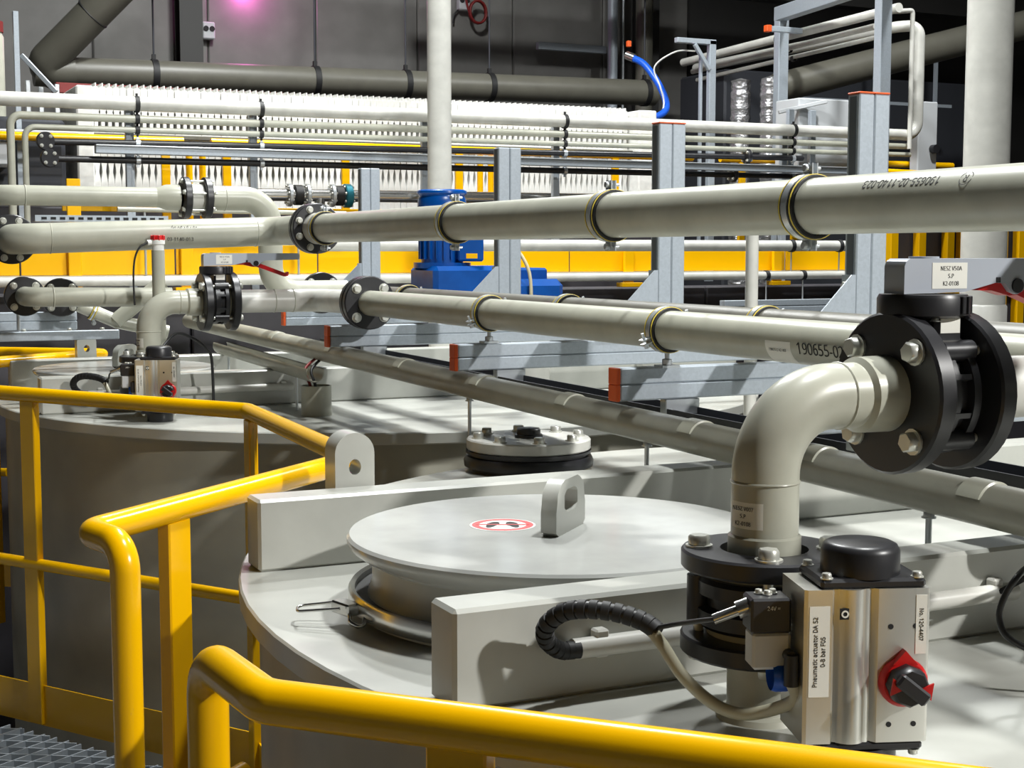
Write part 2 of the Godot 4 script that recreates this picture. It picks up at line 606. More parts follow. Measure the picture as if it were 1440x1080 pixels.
func tanks() -> void:
	var c := V(2.47, 0, -2.4)
	var t := thing("storage_tank", "round grey plastic tank nearest the viewer, two box beams across its top", "tank", V(2.47, -2.2, -2.4), "process tanks")
	var sh := [Vector2(1.74, -2.2), Vector2(1.74, T - 0.045)]
	add(t, "shell", MB.new().lathe(sh, Transform3D(Basis(), c), 96), M.shell)
	add(t, "top_plate", MB.new().lathe([Vector2(1.73, T - 0.045), Vector2(1.775, T - 0.045), Vector2(1.78, T - 0.04), Vector2(1.78, T - 0.004), Vector2(1.776, T), Vector2(0, T)], Transform3D(Basis(), c), 96), M.tank)
	for z in [-1.915, -2.928]:
		add(t, "box_beam", MB.new().box(V(2.47, T + 0.075, z), V(3.34, 0.15, 0.088), 0.006), M.tank)
	# lifting lugs: round-headed plates with an eye
	for p in [V(1.045, T, -3.02), V(3.6, T, -3.02), V(3.6, T, -1.83)]:
		var o := []
		var h := []
		for k in 32:
			var a := TAU * k / 32.0
			var q := Vector2(cos(a), sin(a))
			h.append(Vector2(0, 0.19) + q * 0.014 * Vector2(1, 1.25))
			if q.y >= -0.01:
				o.append(Vector2(0, 0.22) + q * 0.045)
			else:
				var sq := q / maxf(absf(q.x), absf(q.y))
				o.append(Vector2(sq.x * 0.045, 0.22 + sq.y * 0.22))
		add(t, "lifting_lug", MB.new().prism(o, 0.07, Transform3D(Basis(), p), h), M.tank)
	# manhole collar under the cover
	add(t, "manhole_collar", MB.new().lathe([Vector2(0.36, T), Vector2(0.372, T + 0.005), Vector2(0.372, T + 0.02), Vector2(0.33, T + 0.02)], Transform3D(Basis(), V(1.228, 0, -2.375)), 64), M.tank)
	# nozzle carrying the actuated valve
	add(t, "nozzle", MB.new().lathe([Vector2(0.066, T), Vector2(0.062, T + 0.008), Vector2(0.052, T + 0.011), Vector2(0.05, T + 0.016), Vector2(0.05, 1.04)], Transform3D(Basis(), V(1.195, 0, -1.678)), 32), M.pvc)
	var t2 := copy(t, STEP, "round grey plastic tank farther back, behind the yellow handrail on the left")
	t2.get_node("lifting_lug").position.x += 0.12
	# one-of-a-kind pieces on the farther tank
	add(t2, "vent_stub", MB.new().lathe([Vector2(0.062, T), Vector2(0.06, T + 0.12), Vector2(0.055, T + 0.12), Vector2(0.055, T + 0.02)], Transform3D(Basis(), V(1.8, 0, -5.6)), 32), M.pvc)
	# manhole cover
	var mc := V(1.228, 0, -2.375)
	var X := Transform3D(Basis(), mc)
	var m := thing("manhole_cover", "round glossy grey manhole cover with grip and prohibition sticker on nearest tank", "cover", V(1.228, T + 0.02, -2.375), "manhole covers")
	add(m, "cover_disc", MB.new().lathe([Vector2(0.34, 1.035), Vector2(0.36, 1.045), Vector2(0.385, 1.062), Vector2(0.391, 1.072), Vector2(0.391, 1.08), Vector2(0.386, 1.085), Vector2(0, 1.085)], X, 96), M.lid)
	add(m, "neck", MB.new().lathe([Vector2(0.362, T + 0.02), Vector2(0.352, T + 0.04), Vector2(0.345, T + 0.06), Vector2(0.345, 1.04)], X, 96), M.tank)
	add(m, "gasket", MB.new().lathe([Vector2(0.355, T + 0.022), Vector2(0.38, T + 0.022), Vector2(0.38, T + 0.036), Vector2(0.35, T + 0.036)], X, 72), M.rubber)
	var cr := add(m, "clamping_ring", MB.new().lathe([Vector2(0.381, T + 0.02), Vector2(0.386, T + 0.014), Vector2(0.389, T + 0.022), Vector2(0.389, T + 0.044), Vector2(0.385, T + 0.05), Vector2(0.377, T + 0.046), Vector2(0.376, T + 0.03)], X, 96), M.steel)
	# over-centre latch on the ring
	var la := V(0.826, T + 0.03, -2.415)
	var lb := MB.new()
	lb.tube(bend([V(0.82, T + 0.034, -2.445), V(0.757, T + 0.026, -2.478), V(0.744, T + 0.026, -2.44), V(0.808, T + 0.034, -2.395)], 0.012, 4), 0.0028, 8)
	lb.box(la, V(0.03, 0.022, 0.055), 0.003, Basis(Vector3.UP, 0.25))
	lb.tube(bend([la + V(0.0, -0.004, 0.02), la + V(-0.012, -0.012, 0.055), la + V(0.004, -0.022, 0.075), la + V(0.02, -0.004, 0.05)], 0.01, 4), 0.004, 8)
	add(cr, "latch", lb, M.steel)
	# grip: rounded plate with a slot
	var go := []
	var gh := []
	for k in 32:
		var a := TAU * (k + 0.5) / 32.0
		var q := Vector2(cos(a), sin(a))
		var sq := q / maxf(absf(q.x), absf(q.y))
		var rr := sq.normalized() * minf(sq.length(), 1.16)
		go.append(Vector2(rr.x * (0.078 - 0.012 * q.y), 0.05 + rr.y * 0.05) if q.y > 0 else Vector2(sq.x * 0.08, 0.05 + sq.y * 0.05))
		gh.append(Vector2(rr.x * 0.036, 0.06 + rr.y * 0.021))
	var gxf := Transform3D(Basis(Vector3.UP, 0.75), V(1.232, 1.084, -2.362))
	var gb := MB.new().prism(go, 0.03, gxf, gh)
	add(m, "grip", gb, M.tank)
	# prohibition sticker: do not step
	var st := V(1.15, 1.0853, -2.452)
	var sk := add(m, "sticker", MB.new().lathe([Vector2(0.062, 0), Vector2(0.062, 0.0003), Vector2(0, 0.0003)], Transform3D(Basis(), st), 40), M.white, "round white sticker with red prohibition ring")
	add(sk, "red_ring", MB.new().lathe([Vector2(0.058, 0.0003), Vector2(0.058, 0.0006), Vector2(0.045, 0.0006), Vector2(0.045, 0.0003)], Transform3D(Basis(), st), 40), M.sign_red)
	for s in [-1.0, 1.0]:
		var so := []
		for k in 20:
			var a := TAU * k / 20.0
			so.append(Vector2(cos(a) * (0.012 if sin(a) > 0 else 0.009), sin(a) * 0.03))
		add(sk, "shoe_sole", MB.new().prism(so, 0.0004, Transform3D(Basis(Vector3.UP, 0.25 * s - 0.45) * Basis(Vector3.RIGHT, -PI / 2), st + V(0.018 * s, 0.0005, 0.008 * s))), M.ink)
	add(sk, "red_bar", MB.new().box(st + V(0, 0.0009, 0), V(0.1, 0.0004, 0.006), 0.0, Basis(Vector3.UP, -0.45)), M.sign_red)
	var m2 := copy(m, STEP, "round grey manhole cover on the farther tank behind the actuator")
	m2.get_node("sticker").free()
	# blind flange with eight bolts on a black nozzle
	var bf := V(1.93, T, -3.93)
	t = thing("blind_flange", "grey blind flange bolted on a black nozzle, dark plug in its centre", "flange", bf)
	add(t, "nozzle_flange", MB.new().lathe([Vector2(0.17, T), Vector2(0.17, T + 0.012), Vector2(0.195, T + 0.014), Vector2(0.197, T + 0.03), Vector2(0.19, T + 0.045), Vector2(0.18, T + 0.047), Vector2(0.18, T + 0.052), Vector2(0.19, T + 0.054), Vector2(0.19, T + 0.062)], Transform3D(Basis(), V(bf.x, 0, bf.z)), 56), M.black)
	var fp := flange(t, bf + V(0, 0.08, 0), Vector3.UP, 0.188, 0.034, 0.001, 8, 0.0165, M.pvc_light, 1.0, 0.25, 0.82)
	fp.name = "cover_plate"
	add(t, "plug", MB.new().lathe([Vector2(0.045, T + 0.097), Vector2(0.045, T + 0.106), Vector2(0.038, T + 0.107), Vector2(0.038, T + 0.122), Vector2(0.034, T + 0.125), Vector2(0, T + 0.125)], Transform3D(Basis(), V(bf.x, 0, bf.z)), 8), M.black)

func guardrail(pts: Array, label: String, posts: Array, mids: Array) -> Node3D:
	var t := thing("guardrail", label, "railing", V(pts[0].x, FL, pts[0].z), "yellow guardrails around the tanks")
	add(t, "handrail", MB.new().tube(bend(pts, 0.05, 7), 0.0265, 20), M.yellow)
	for p in posts:
		# p: [x, z, dir x, dir z]
		var d := V(p[2], 0, p[3]).normalized()
		var b3 := Basis(d, Vector3.UP, d.cross(Vector3.UP))
		add(t, "post", MB.new().box(V(p[0], 0.472, p[1]), V(0.072, 1.184, 0.03), 0.003, b3), M.yellow)
	for s in mids:
		var a: Vector3 = s[0]
		var b: Vector3 = s[1]
		add(t, "knee_rail", MB.new().tube([a + V(0, 0.47, 0), b + V(0, 0.47, 0)], 0.0215, 16), M.yellow)
		add(t, "toe_board", MB.new().beam(a + V(0, -0.05, 0), b + V(0, -0.05, 0), 0.006, 0.15), M.yellow)
	return t
func guardrails() -> void:
	var H := 1.085
	# between the two access openings, with a niche reaching in between the tanks
	var pts := [V(0.43, FL, -6.0), V(0.43, H, -6.0), V(0.444, H, -5.79), V(1.24, H, -4.57), V(1.185, H, -3.38), V(0.435, H, -2.712), V(0.472, H, -2.57), V(0.472, FL, -2.57)]
	var d1 := V(0.796, 0, 1.22).normalized()
	var d2 := V(-0.055, 0, 1.19).normalized()
	var d3 := V(-0.75, 0, 0.668).normalized()
	var posts := [[0.675, -5.435, d1.x, d1.z], [1.228, -4.5, d2.x, d2.z], [0.628, -2.885, d3.x, d3.z]]
	var mids := [[V(0.45, 0, -5.78), V(1.235, 0, -4.575)], [V(1.235, 0, -4.575), V(1.21, 0, -4.0)], [V(0.8, 0, -3.035), V(0.5, 0, -2.77)]]
	var g := guardrail(pts, "yellow tubular guardrail forming a pointed niche between the two tanks", posts, mids)
	var gs := MB.new()
	gs.prism([Vector2(0, 0), Vector2(0.0, -0.2), Vector2(-0.06, -0.2), Vector2(-0.06, -0.07)], 0.008, Transform3D(Basis(V(d2.x, 0, d2.z), Vector3.UP, V(d2.x, 0, d2.z).cross(Vector3.UP)), V(1.216, 1.07, -4.4)))
	add(g, "gusset", gs, M.yellow)
	# along the near side of the nearest tank
	guardrail([V(0.43, FL, -1.80), V(0.43, H, -1.80), V(0.446, H, -1.595), V(1.24, H, -0.74), V(1.24, H, 0.3)], "yellow tubular guardrail running along the bottom edge, nearest the viewer", [[0.615, -1.42, 0.68, 0.73], [1.1, -0.89, 0.68, 0.73]], [[V(0.45, 0, -1.59), V(1.24, 0, -0.74)]])
	# beyond the farther tank
	guardrail([V(0.3, FL, -8.2), V(0.3, H, -8.2), V(1.32, H, -7.43), V(0.435, H, -6.9), V(0.48, H, -6.76), V(0.48, FL, -6.76)], "yellow tubular guardrail at the far left beyond the farther tank", [[0.6, -7.95, 1.0, 0.84], [0.7, -7.0, -0.86, 0.51]], [[V(0.35, 0, -8.15), V(0.85, 0, -7.77)]])

func valves() -> void:
	var rx := 1.195
	var rz := -1.678
	var up := Vector3.UP
	var ex := Vector3.RIGHT
	var Y := 1.392
	# ---- riser with elbow and its run to the side
	var t := thing("riser_pipe", "grey plastic riser with an elbow in the right foreground, above the actuated valve", "pipe", V(rx, 1.18, rz), "risers with elbows on the tanks")
	add(t, "elbow_pipe", MB.new().tube(bend([V(rx, 1.16, rz), V(rx, Y, rz), V(1.412, Y, rz)], 0.118, 14), 0.0475, 36), M.pvc)
	add(t, "collar", MB.new().lathe([Vector2(0.047, 1.165), Vector2(0.0515, 1.165), Vector2(0.0515, 1.2), Vector2(0.048, 1.203)], Transform3D(Basis(), V(rx, 0, rz)), 32), M.pvc)
	ring(t, "weld_bead", V(rx, 1.277, rz), up, 0.0475, 0.002, 0.006)
	ring(t, "weld_bead", V(1.318, Y, rz), ex, 0.0475, 0.002, 0.006)
	add(t, "stub_end", MB.new().lathe([Vector2(0.047, -0.035), Vector2(0.055, -0.028), Vector2(0.056, 0.03)], axf(V(1.38, Y, rz), ex), 36), M.pvc)
	var lb := add(t, "label", MB.new().lathe([Vector2(0.0479, 1.215), Vector2(0.0479, 1.252)], Transform3D(Basis(), V(rx, 0, rz)), 8, deg_to_rad(128), deg_to_rad(194)), M.label, "cream paper label wrapped round the pipe")
	var k := 0
	for s in ["NESZ V007", "S.P", "K2-0108"]:
		text(lb, "print", s, 0.0055, M.ink, Transform3D(Basis(up, deg_to_rad(-74)), V(rx, 1.243 - k * 0.0105, rz) + V(-sin(deg_to_rad(74)), 0, cos(deg_to_rad(74))) * 0.0482))
		k += 1
	var t2 := copy(t, STEP, "grey plastic riser with an elbow on the farther tank, behind the handrail")
	# run from the lever valve to the pipe line behind
	var run := thing("branch_pipe", "short grey pipe leaving the lever valve at the right edge", "pipe", V(1.56, Y, rz))
	add(run, "pipe", MB.new().tube([V(1.53, Y, rz), V(1.9, Y, rz)], 0.0475, 36), M.pvc_light)
	run = thing("branch_pipe", "short grey pipe from the farther lever valve to the bolted flange", "pipe", V(1.56, Y, rz - 4.2))
	add(run, "pipe", MB.new().tube(bend([V(1.53, Y, rz - 4.2), V(1.9, Y, rz - 4.2), V(1.9, 1.4, -5.28)], 0.11, 10), 0.0475, 32), M.pvc_light)
	ring(run, "weld_bead", V(1.79, Y, rz - 4.2), ex, 0.0475, 0.002, 0.006)
	ring(run, "weld_bead", V(1.71, Y, rz - 4.2), ex, 0.0475, 0.002, 0.006)
	# ---- hand lever butterfly valve between two black flanges
	t = thing("lever_valve", "black butterfly valve with grey and red hand lever in the right foreground", "valve", V(1.47, Y - 0.113, rz), "lever valves")
	flange(t, V(1.42, Y, rz), ex, 0.119, 0.032, 0.056, 4, 0.0155, M.black, -1.0, PI / 4, 0.76)
	flange(t, V(1.532, Y, rz), ex, 0.119, 0.03, 0.05, 4, 0.0135, M.black, 1.0, PI / 4, 0.76)
	for x in [1.441, 1.511]:
		add(t, "gasket", MB.new().lathe([Vector2(0.04, -0.005), Vector2(0.07, -0.005), Vector2(0.07, 0.005), Vector2(0.04, 0.005)], axf(V(x, Y, rz), ex), 32), M.hose_grey)
	var b := MB.new()
	b.lathe([Vector2(0.05, -0.03), Vector2(0.086, -0.03), Vector2(0.09, -0.026), Vector2(0.09, -0.008), Vector2(0.08, -0.005), Vector2(0.08, 0.011), Vector2(0.093, 0.013), Vector2(0.093, 0.026), Vector2(0.088, 0.03), Vector2(0.05, 0.03)], axf(V(1.476, Y, rz), ex), 40)
	for q in 4:
		var a := PI / 4 + q * PI / 2
		var p := V(0, cos(a) * 0.09, sin(a) * 0.09)
		b.tube([V(1.448, Y, rz) + p, V(1.504, Y, rz) + p], 0.016, 14)
	for q in 10:
		var a := q * TAU / 10.0
		b.box(V(1.476, Y + cos(a) * 0.083, rz + sin(a) * 0.083), V(0.05, 0.016, 0.008), 0.0, Basis(ex, a))
	add(t, "valve_body", b, M.black)
	for q in 4:
		var a := PI / 4 + q * PI / 2
		add(t, "stud", MB.new().tube([V(1.43, Y + cos(a) * 0.09, rz + sin(a) * 0.09), V(1.53, Y + cos(a) * 0.09, rz + sin(a) * 0.09)], 0.007, 10), M.bolt)
	b = MB.new()
	b.box(V(1.476, Y + 0.092, rz), V(0.05, 0.065, 0.104), 0.006)
	add(t, "neck", b, M.black)
	add(t, "type_plate", MB.new().box(V(1.476, Y + 0.1, rz + 0.052), V(0.036, 0.022, 0.002)), M.label)
	var dp := Transform3D(Basis(), V(1.47, 0, rz))
	b = MB.new()
	b.lathe([Vector2(0.03, 1.498), Vector2(0.06, 1.503), Vector2(0.066, 1.506), Vector2(0.066, 1.53), Vector2(0.063, 1.536), Vector2(0, 1.536)], dp, 40)
	for q in 7:
		var a := deg_to_rad(-10.0 + q * 14)
		b.box(V(1.47 + cos(a) * 0.066, 1.521, rz + sin(a) * 0.066), V(0.008, 0.026, 0.009), 0.001, Basis(up, -a))
	add(t, "notch_plate", b, M.black)
	inst(t, "bolt", hexbolt(0.006), M.bolt, axf(V(1.452, 1.498, rz + 0.048), up))
	var hp := [Vector2(-0.054, 1.537), Vector2(-0.054, 1.577), Vector2(-0.051, 1.584), Vector2(-0.044, 1.588), Vector2(0.34, 1.588), Vector2(0.347, 1.584), Vector2(0.349, 1.576), Vector2(0.347, 1.562), Vector2(0.2, 1.558), Vector2(0.184, 1.551), Vector2(0.172, 1.538), Vector2(0.162, 1.534), Vector2(0.15, 1.538), Vector2(0.138, 1.551), Vector2(0.12, 1.552), Vector2(0.06, 1.539)]
	var lv := add(t, "hand_lever", MB.new().prism(hp, 0.044, Transform3D(Basis(), V(1.47, 0, rz))), M.lever)
	b = MB.new().lathe([Vector2(0.022, 1.586), Vector2(0.022, 1.591), Vector2(0, 1.591)], dp, 20)
	add(lv, "hub_cap", b, M.lever)
	b = MB.new()
	b.lathe([Vector2(0, 0.0), Vector2(0.011, 0.0), Vector2(0.011, 0.003), Vector2(0, 0.003)], axf(V(1.632, 1.547, rz + 0.0215), Vector3.BACK), 16)
	add(lv, "pivot_pin", b, M.black)
	add(lv, "square_hole", MB.new().box(V(1.594, 1.556, rz + 0.022), V(0.008, 0.008, 0.002)), M.black)
	var rp := [Vector2(0.08, 1.541), Vector2(0.13, 1.552), Vector2(0.165, 1.552), Vector2(0.29, 1.506), Vector2(0.3, 1.512), Vector2(0.304, 1.508), Vector2(0.3, 1.494), Vector2(0.285, 1.492), Vector2(0.17, 1.533), Vector2(0.155, 1.532), Vector2(0.12, 1.54)]
	add(t, "red_trigger", MB.new().prism(rp, 0.026, Transform3D(Basis(), V(1.47, 0, rz))), M.red)
	lb = add(lv, "label", MB.new().box(V(1.5, 1.563, rz + 0.0222), V(0.066, 0.038, 0.0008)), M.label, "white sticker with black print")
	k = 0
	for s in ["NESZ V50A", "S.P", "K2-0108"]:
		text(lb, "print", s, 0.006, M.ink, Transform3D(Basis(), V(1.502, 1.5735 - k * 0.011, rz + 0.0228)))
		k += 1
	copy(t, STEP, "black butterfly valve with grey and red hand lever behind the farther riser")
	# ---- actuated butterfly valve below the riser
	t = thing("actuated_valve", "black wafer valve with silver pneumatic actuator, black caps and red knob, nearest", "valve", V(rx, 1.03, rz), "pneumatic valves")
	flange(t, V(rx, 1.168, rz), up, 0.117, 0.027, 0.062, 4, 0.0155, M.black, 1.0, 0.55, 0.78)
	flange(t, V(rx, 1.048, rz), up, 0.117, 0.027, 0.05, 4, 0.0135, M.black, -1.0, 0.55, 0.78)
	for y in [1.066, 1.15]:
		add(t, "gasket", MB.new().lathe([Vector2(0.04, -0.006), Vector2(0.08, -0.006), Vector2(0.08, 0.006), Vector2(0.04, 0.006)], Transform3D(Basis(), V(rx, y, rz)), 32), M.hose_grey)
	b = MB.new()
	b.lathe([Vector2(0.06, 1.072), Vector2(0.088, 1.072), Vector2(0.094, 1.078), Vector2(0.094, 1.098), Vector2(0.08, 1.102), Vector2(0.08, 1.116), Vector2(0.094, 1.12), Vector2(0.094, 1.138), Vector2(0.088, 1.144), Vector2(0.06, 1.144)], Transform3D(Basis(), V(rx, 0, rz)), 40)
	for q in 4:
		var a := 0.55 + q * PI / 2
		b.tube([V(rx + cos(a) * 0.091, 1.075, rz + sin(a) * 0.091), V(rx + cos(a) * 0.091, 1.142, rz + sin(a) * 0.091)], 0.017, 12)
	add(t, "valve_body", b, M.black)
	for q in 4:
		var a := 0.55 + q * PI / 2
		add(t, "stud", MB.new().tube([V(rx + cos(a) * 0.091, 1.05, rz + sin(a) * 0.091), V(rx + cos(a) * 0.091, 1.16, rz + sin(a) * 0.091)], 0.0075, 10), M.bolt)
	var ac := V(1.182, 1.083, -1.462)
	var ab := Basis(up, deg_to_rad(-20.0))
	var AX := Transform3D(ab, ac)
	add(t, "stem_bracket", MB.new().beam(V(rx, 1.083, rz + 0.07), ac - ab.z * 0.03, 0.07, 0.07, 0.004), M.black)
	# extruded aluminium body, vertical axis; profile seen from above (x, z)
	var pr := [Vector2(-0.08, -0.05), Vector2(0.08, -0.05), Vector2(0.08, 0.048), Vector2(0.076, 0.05), Vector2(0.014, 0.05), Vector2(0.01, 0.046), Vector2(0.006, 0.044), Vector2(0.002, 0.047)]
	pr.append_array(arc2(Vector2(-0.018, 0.034), 0.0205, 40, 140, 8))
	pr.append_array([Vector2(-0.037, 0.045), Vector2(-0.041, 0.044), Vector2(-0.045, 0.05), Vector2(-0.076, 0.05), Vector2(-0.08, 0.046)])
	var flip := Transform3D(ab * Basis(Vector3(1, 0, 0), Vector3(0, 0, 1), Vector3(0, -1, 0)), ac)
	add(t, "actuator_body", MB.new().prism(pr, 0.196, flip), M.alu)
	for s in [1.0, -1.0]:
		var cp := MB.new()
		cp.box(AX * V(0.008, s * 0.104, 0), V(0.135, 0.013, 0.098), 0.004, ab)
		var sp := Transform3D(ab * Basis(Vector3.RIGHT, 0.0 if s > 0 else PI), AX * V(0.006, s * 0.109, 0))
		cp.lathe([Vector2(0.05, 0), Vector2(0.0495, 0.03), Vector2(0.046, 0.037), Vector2(0.04, 0.04), Vector2(0, 0.041)], sp, 36)
		var cap := add(t, "end_cap", cp, M.black)
		for q in [[-1, -1], [1, -1], [1, 1], [-1, 1]]:
			inst(cap, "cap_screw", hexbolt(0.0065), M.bolt, axf(AX * V(0.008 + q[0] * 0.058, s * 0.11, q[1] * 0.04), ab.y * s))
	# position knob
	var kx := axf(AX * V(0.046, -0.02, 0.05), ab.z)
	b = MB.new()
	b.lathe([Vector2(0.031, 0), Vector2(0.031, 0.007), Vector2(0.027, 0.012), Vector2(0, 0.012)], kx, 28)
	b.prism([Vector2(-0.016, 0.024), Vector2(0.016, 0.024), Vector2(0.0, 0.042)], 0.012, Transform3D(ab, AX * V(0.046, -0.02, 0.056)))
	var kn := add(t, "indicator_knob", b, M.red, "red disc under a black turn knob")
	b = MB.new()
	b.lathe([Vector2(0.026, 0.01), Vector2(0.025, 0.03), Vector2(0.022, 0.034), Vector2(0, 0.034)], kx, 8)
	b.box(AX * V(0.046, -0.02, 0.088), V(0.018, 0.046, 0.012), 0.003, ab * Basis(Vector3.BACK, 0.9))
	add(kn, "cap", b, M.black)
	for s in [-1.0, 1.0]:
		add(kn, "arrow", MB.new().prism([Vector2(0.026 * s, 0.011), Vector2(0.026 * s, -0.011), Vector2(0.008 * s, 0)], 0.003, Transform3D(ab * Basis(Vector3.BACK, -0.15), AX * V(0.046, -0.02, 0.085))), M.red)
	for q in [[0.03, 0.05], [0.062, 0.05], [0.03, -0.075], [0.062, -0.075]]:
		add(t, "screw_hole", MB.new().lathe([Vector2(0.0035, 0), Vector2(0.0035, 0.0006), Vector2(0, 0.0006)], axf(AX * V(q[0], q[1], 0.05), ab.z), 12), M.ink)
	lb = add(t, "label", MB.new().box(AX * V(-0.061, 0.02, 0.0503), V(0.026, 0.115, 0.0008), 0.0, ab), M.label, "white sticker with upright print")
	for q in 2:
		text(lb, "print", ["Pneumatic actuator DA 52", "0-8 bar F05"][q], 0.0055, M.ink, Transform3D(ab * Basis(Vector3.BACK, PI / 2), AX * V(-0.066 + q * 0.01, 0.02, 0.051)))
	lb = add(t, "label", MB.new().box(AX * V(0.069, 0.052, 0.0503), V(0.014, 0.075, 0.0008), 0.0, ab), M.label, "narrow white sticker")
	text(lb, "print", "No. 120-4407", 0.005, M.ink, Transform3D(ab * Basis(Vector3.BACK, -PI / 2), AX * V(0.069, 0.052, 0.051)))
	# emblem beside the label: dark square with a light ring
	var em := add(t, "emblem", MB.new().box(AX * V(-0.03, 0.068, 0.0528), V(0.013, 0.014, 0.0008), 0.0, ab), M.ink)
	add(em, "emblem_ring", MB.new().lathe([Vector2(0.0028, 0), Vector2(0.0028, 0.001), Vector2(0.0048, 0.001), Vector2(0.0048, 0)], axf(AX * V(-0.03, 0.068, 0.0531), ab.z), 16), M.label)
	# solenoid pilot valve on the left flank
	b = MB.new().box(AX * V(-0.113, 0.058, -0.005), V(0.052, 0.045, 0.045), 0.003, ab)
	var so := add(t, "solenoid_coil", b, M.black)
	for q in 3:
		inst(so, "cap_screw", hexbolt(0.005), M.bolt, axf(AX * V(-0.122 + q * 0.009, 0.081, -0.012 + 0.008 * (q % 2)), up))
	text(so, "print", "24V =", 0.005, M.label, Transform3D(ab, AX * V(-0.11, 0.068, 0.0178)))
	b = MB.new().box(AX * V(-0.111, 0.012, -0.005), V(0.05, 0.048, 0.04), 0.004, ab)
	add(t, "pilot_block", b, M.cabinet)
	b = MB.new().lathe([Vector2(0.02, -0.014), Vector2(0.022, -0.008), Vector2(0.022, 0.006), Vector2(0.018, 0.012)], axf(AX * V(-0.095, -0.022, 0.0), ab.x), 18)
	add(t, "blue_fitting", b, M.bluehose)
	b = MB.new()
	b.tube([AX * V(-0.09, 0.008, 0.012), AX * V(-0.09, 0.008, 0.03)], 0.008, 12)
	b.tube([AX * V(-0.09, 0.012, 0.03), AX * V(-0.09, -0.028, 0.03)], 0.0095, 14)
	add(t, "hose_elbow", b, M.black)
	b = MB.new()
	b.tube([AX * V(-0.15, 0.06, -0.01), AX * V(-0.135, 0.066, -0.008)], 0.012, 12)
	b.tube([AX * V(-0.18, 0.048, -0.014), AX * V(-0.15, 0.06, -0.01)], 0.007, 12)
	add(t, "cable_plug", b, M.steel)
	# hoses and conduit of the same valve
	var spine := spline([V(0.985, 1.017, -1.848), V(0.958, 1.02, -1.848), V(0.93, 1.042, -1.835), V(0.918, 1.07, -1.81), V(0.932, 1.093, -1.785), V(0.956, 1.101, -1.757), V(0.987, 1.099, -1.728), V(1.013, 1.09, -1.703), V(1.026, 1.078, -1.683)], 5)
	var hs := thing("spiral_hose", "black spiral-wrapped hose bundle looping out of the conduit below the cover", "hose", V(0.985, 1.0, -1.848), "spiral hoses")
	add(hs, "bundle", MB.new().tube(spine, 0.0115, 14), M.cable)
	b = MB.new()
	for q in range(0, spine.size() - 1):
		var d: Vector3 = spine[min(q + 1, spine.size() - 1)] - spine[q]
		if q % 2 == 0:
			b.lathe([Vector2(0.0112, -0.0062), Vector2(0.0135, -0.0055), Vector2(0.0135, 0.0055), Vector2(0.0112, 0.0062)], axf(spine[q], d), 14)
	add(hs, "spiral_wrap", b, M.rubber)
	add(hs, "tube", MB.new().tube(spline([V(1.016, 1.087, -1.699), V(1.024, 1.065, -1.672), V(1.037, 1.028, -1.639), V(1.06, 0.998, -1.603), V(1.082, 0.989, -1.569), V(1.103, 1.0, -1.535), V(1.107, 1.03, -1.482), AX * V(-0.09, -0.022, 0.03)], 6), 0.0085, 14), M.hose_grey, "translucent grey tube")
	add(hs, "cable", MB.new().tube(spline([V(1.02, 1.082, -1.69), V(1.028, 1.098, -1.645), V(1.02, 1.118, -1.58), AX * V(-0.178, 0.048, -0.014)], 5), 0.0035, 8), M.cable)
	var cd := thing("cable_conduit", "light grey plastic conduit clipped to front face of nearest box beam", "conduit", V(0.985, 1.0, -1.852), "beam conduits")
	add(cd, "conduit", MB.new().tube([V(0.982, 1.017, -1.852), V(1.84, 1.017, -1.852)], 0.0155, 18), M.pvc_light)
	for x in [1.03, 1.27, 1.8]:
		add(cd, "clip", MB.new().box(V(x, 1.021, -1.857), V(0.022, 0.042, 0.022), 0.003), M.pvc_light)
	copy(t, STEP, "black wafer valve with silver pneumatic actuator on the farther tank, behind the handrail")
	copy(hs, STEP, "black spiral-wrapped hose bundle beside the farther actuator")
	copy(cd, STEP, "light grey conduit clipped to the farther tank's box beam")
	# black cable looping at the right edge
	var cb := thing("cable_loop", "thin black cable hanging in a loop at the right edge", "cable", V(1.86, 0.95, -1.86))
	add(cb, "cable", MB.new().tube(spline([V(1.79, 1.017, -1.845), V(1.83, 1.06, -1.8), V(1.72, 1.10, -1.70), V(1.62, 1.115, -1.62), V(1.592, 1.085, -1.62), V(1.582, 1.05, -1.62), V(1.59, 1.02, -1.60), V(1.65, 0.99, -1.55), V(1.75, 0.946, -1.5)], 6), 0.005, 8), M.cable)

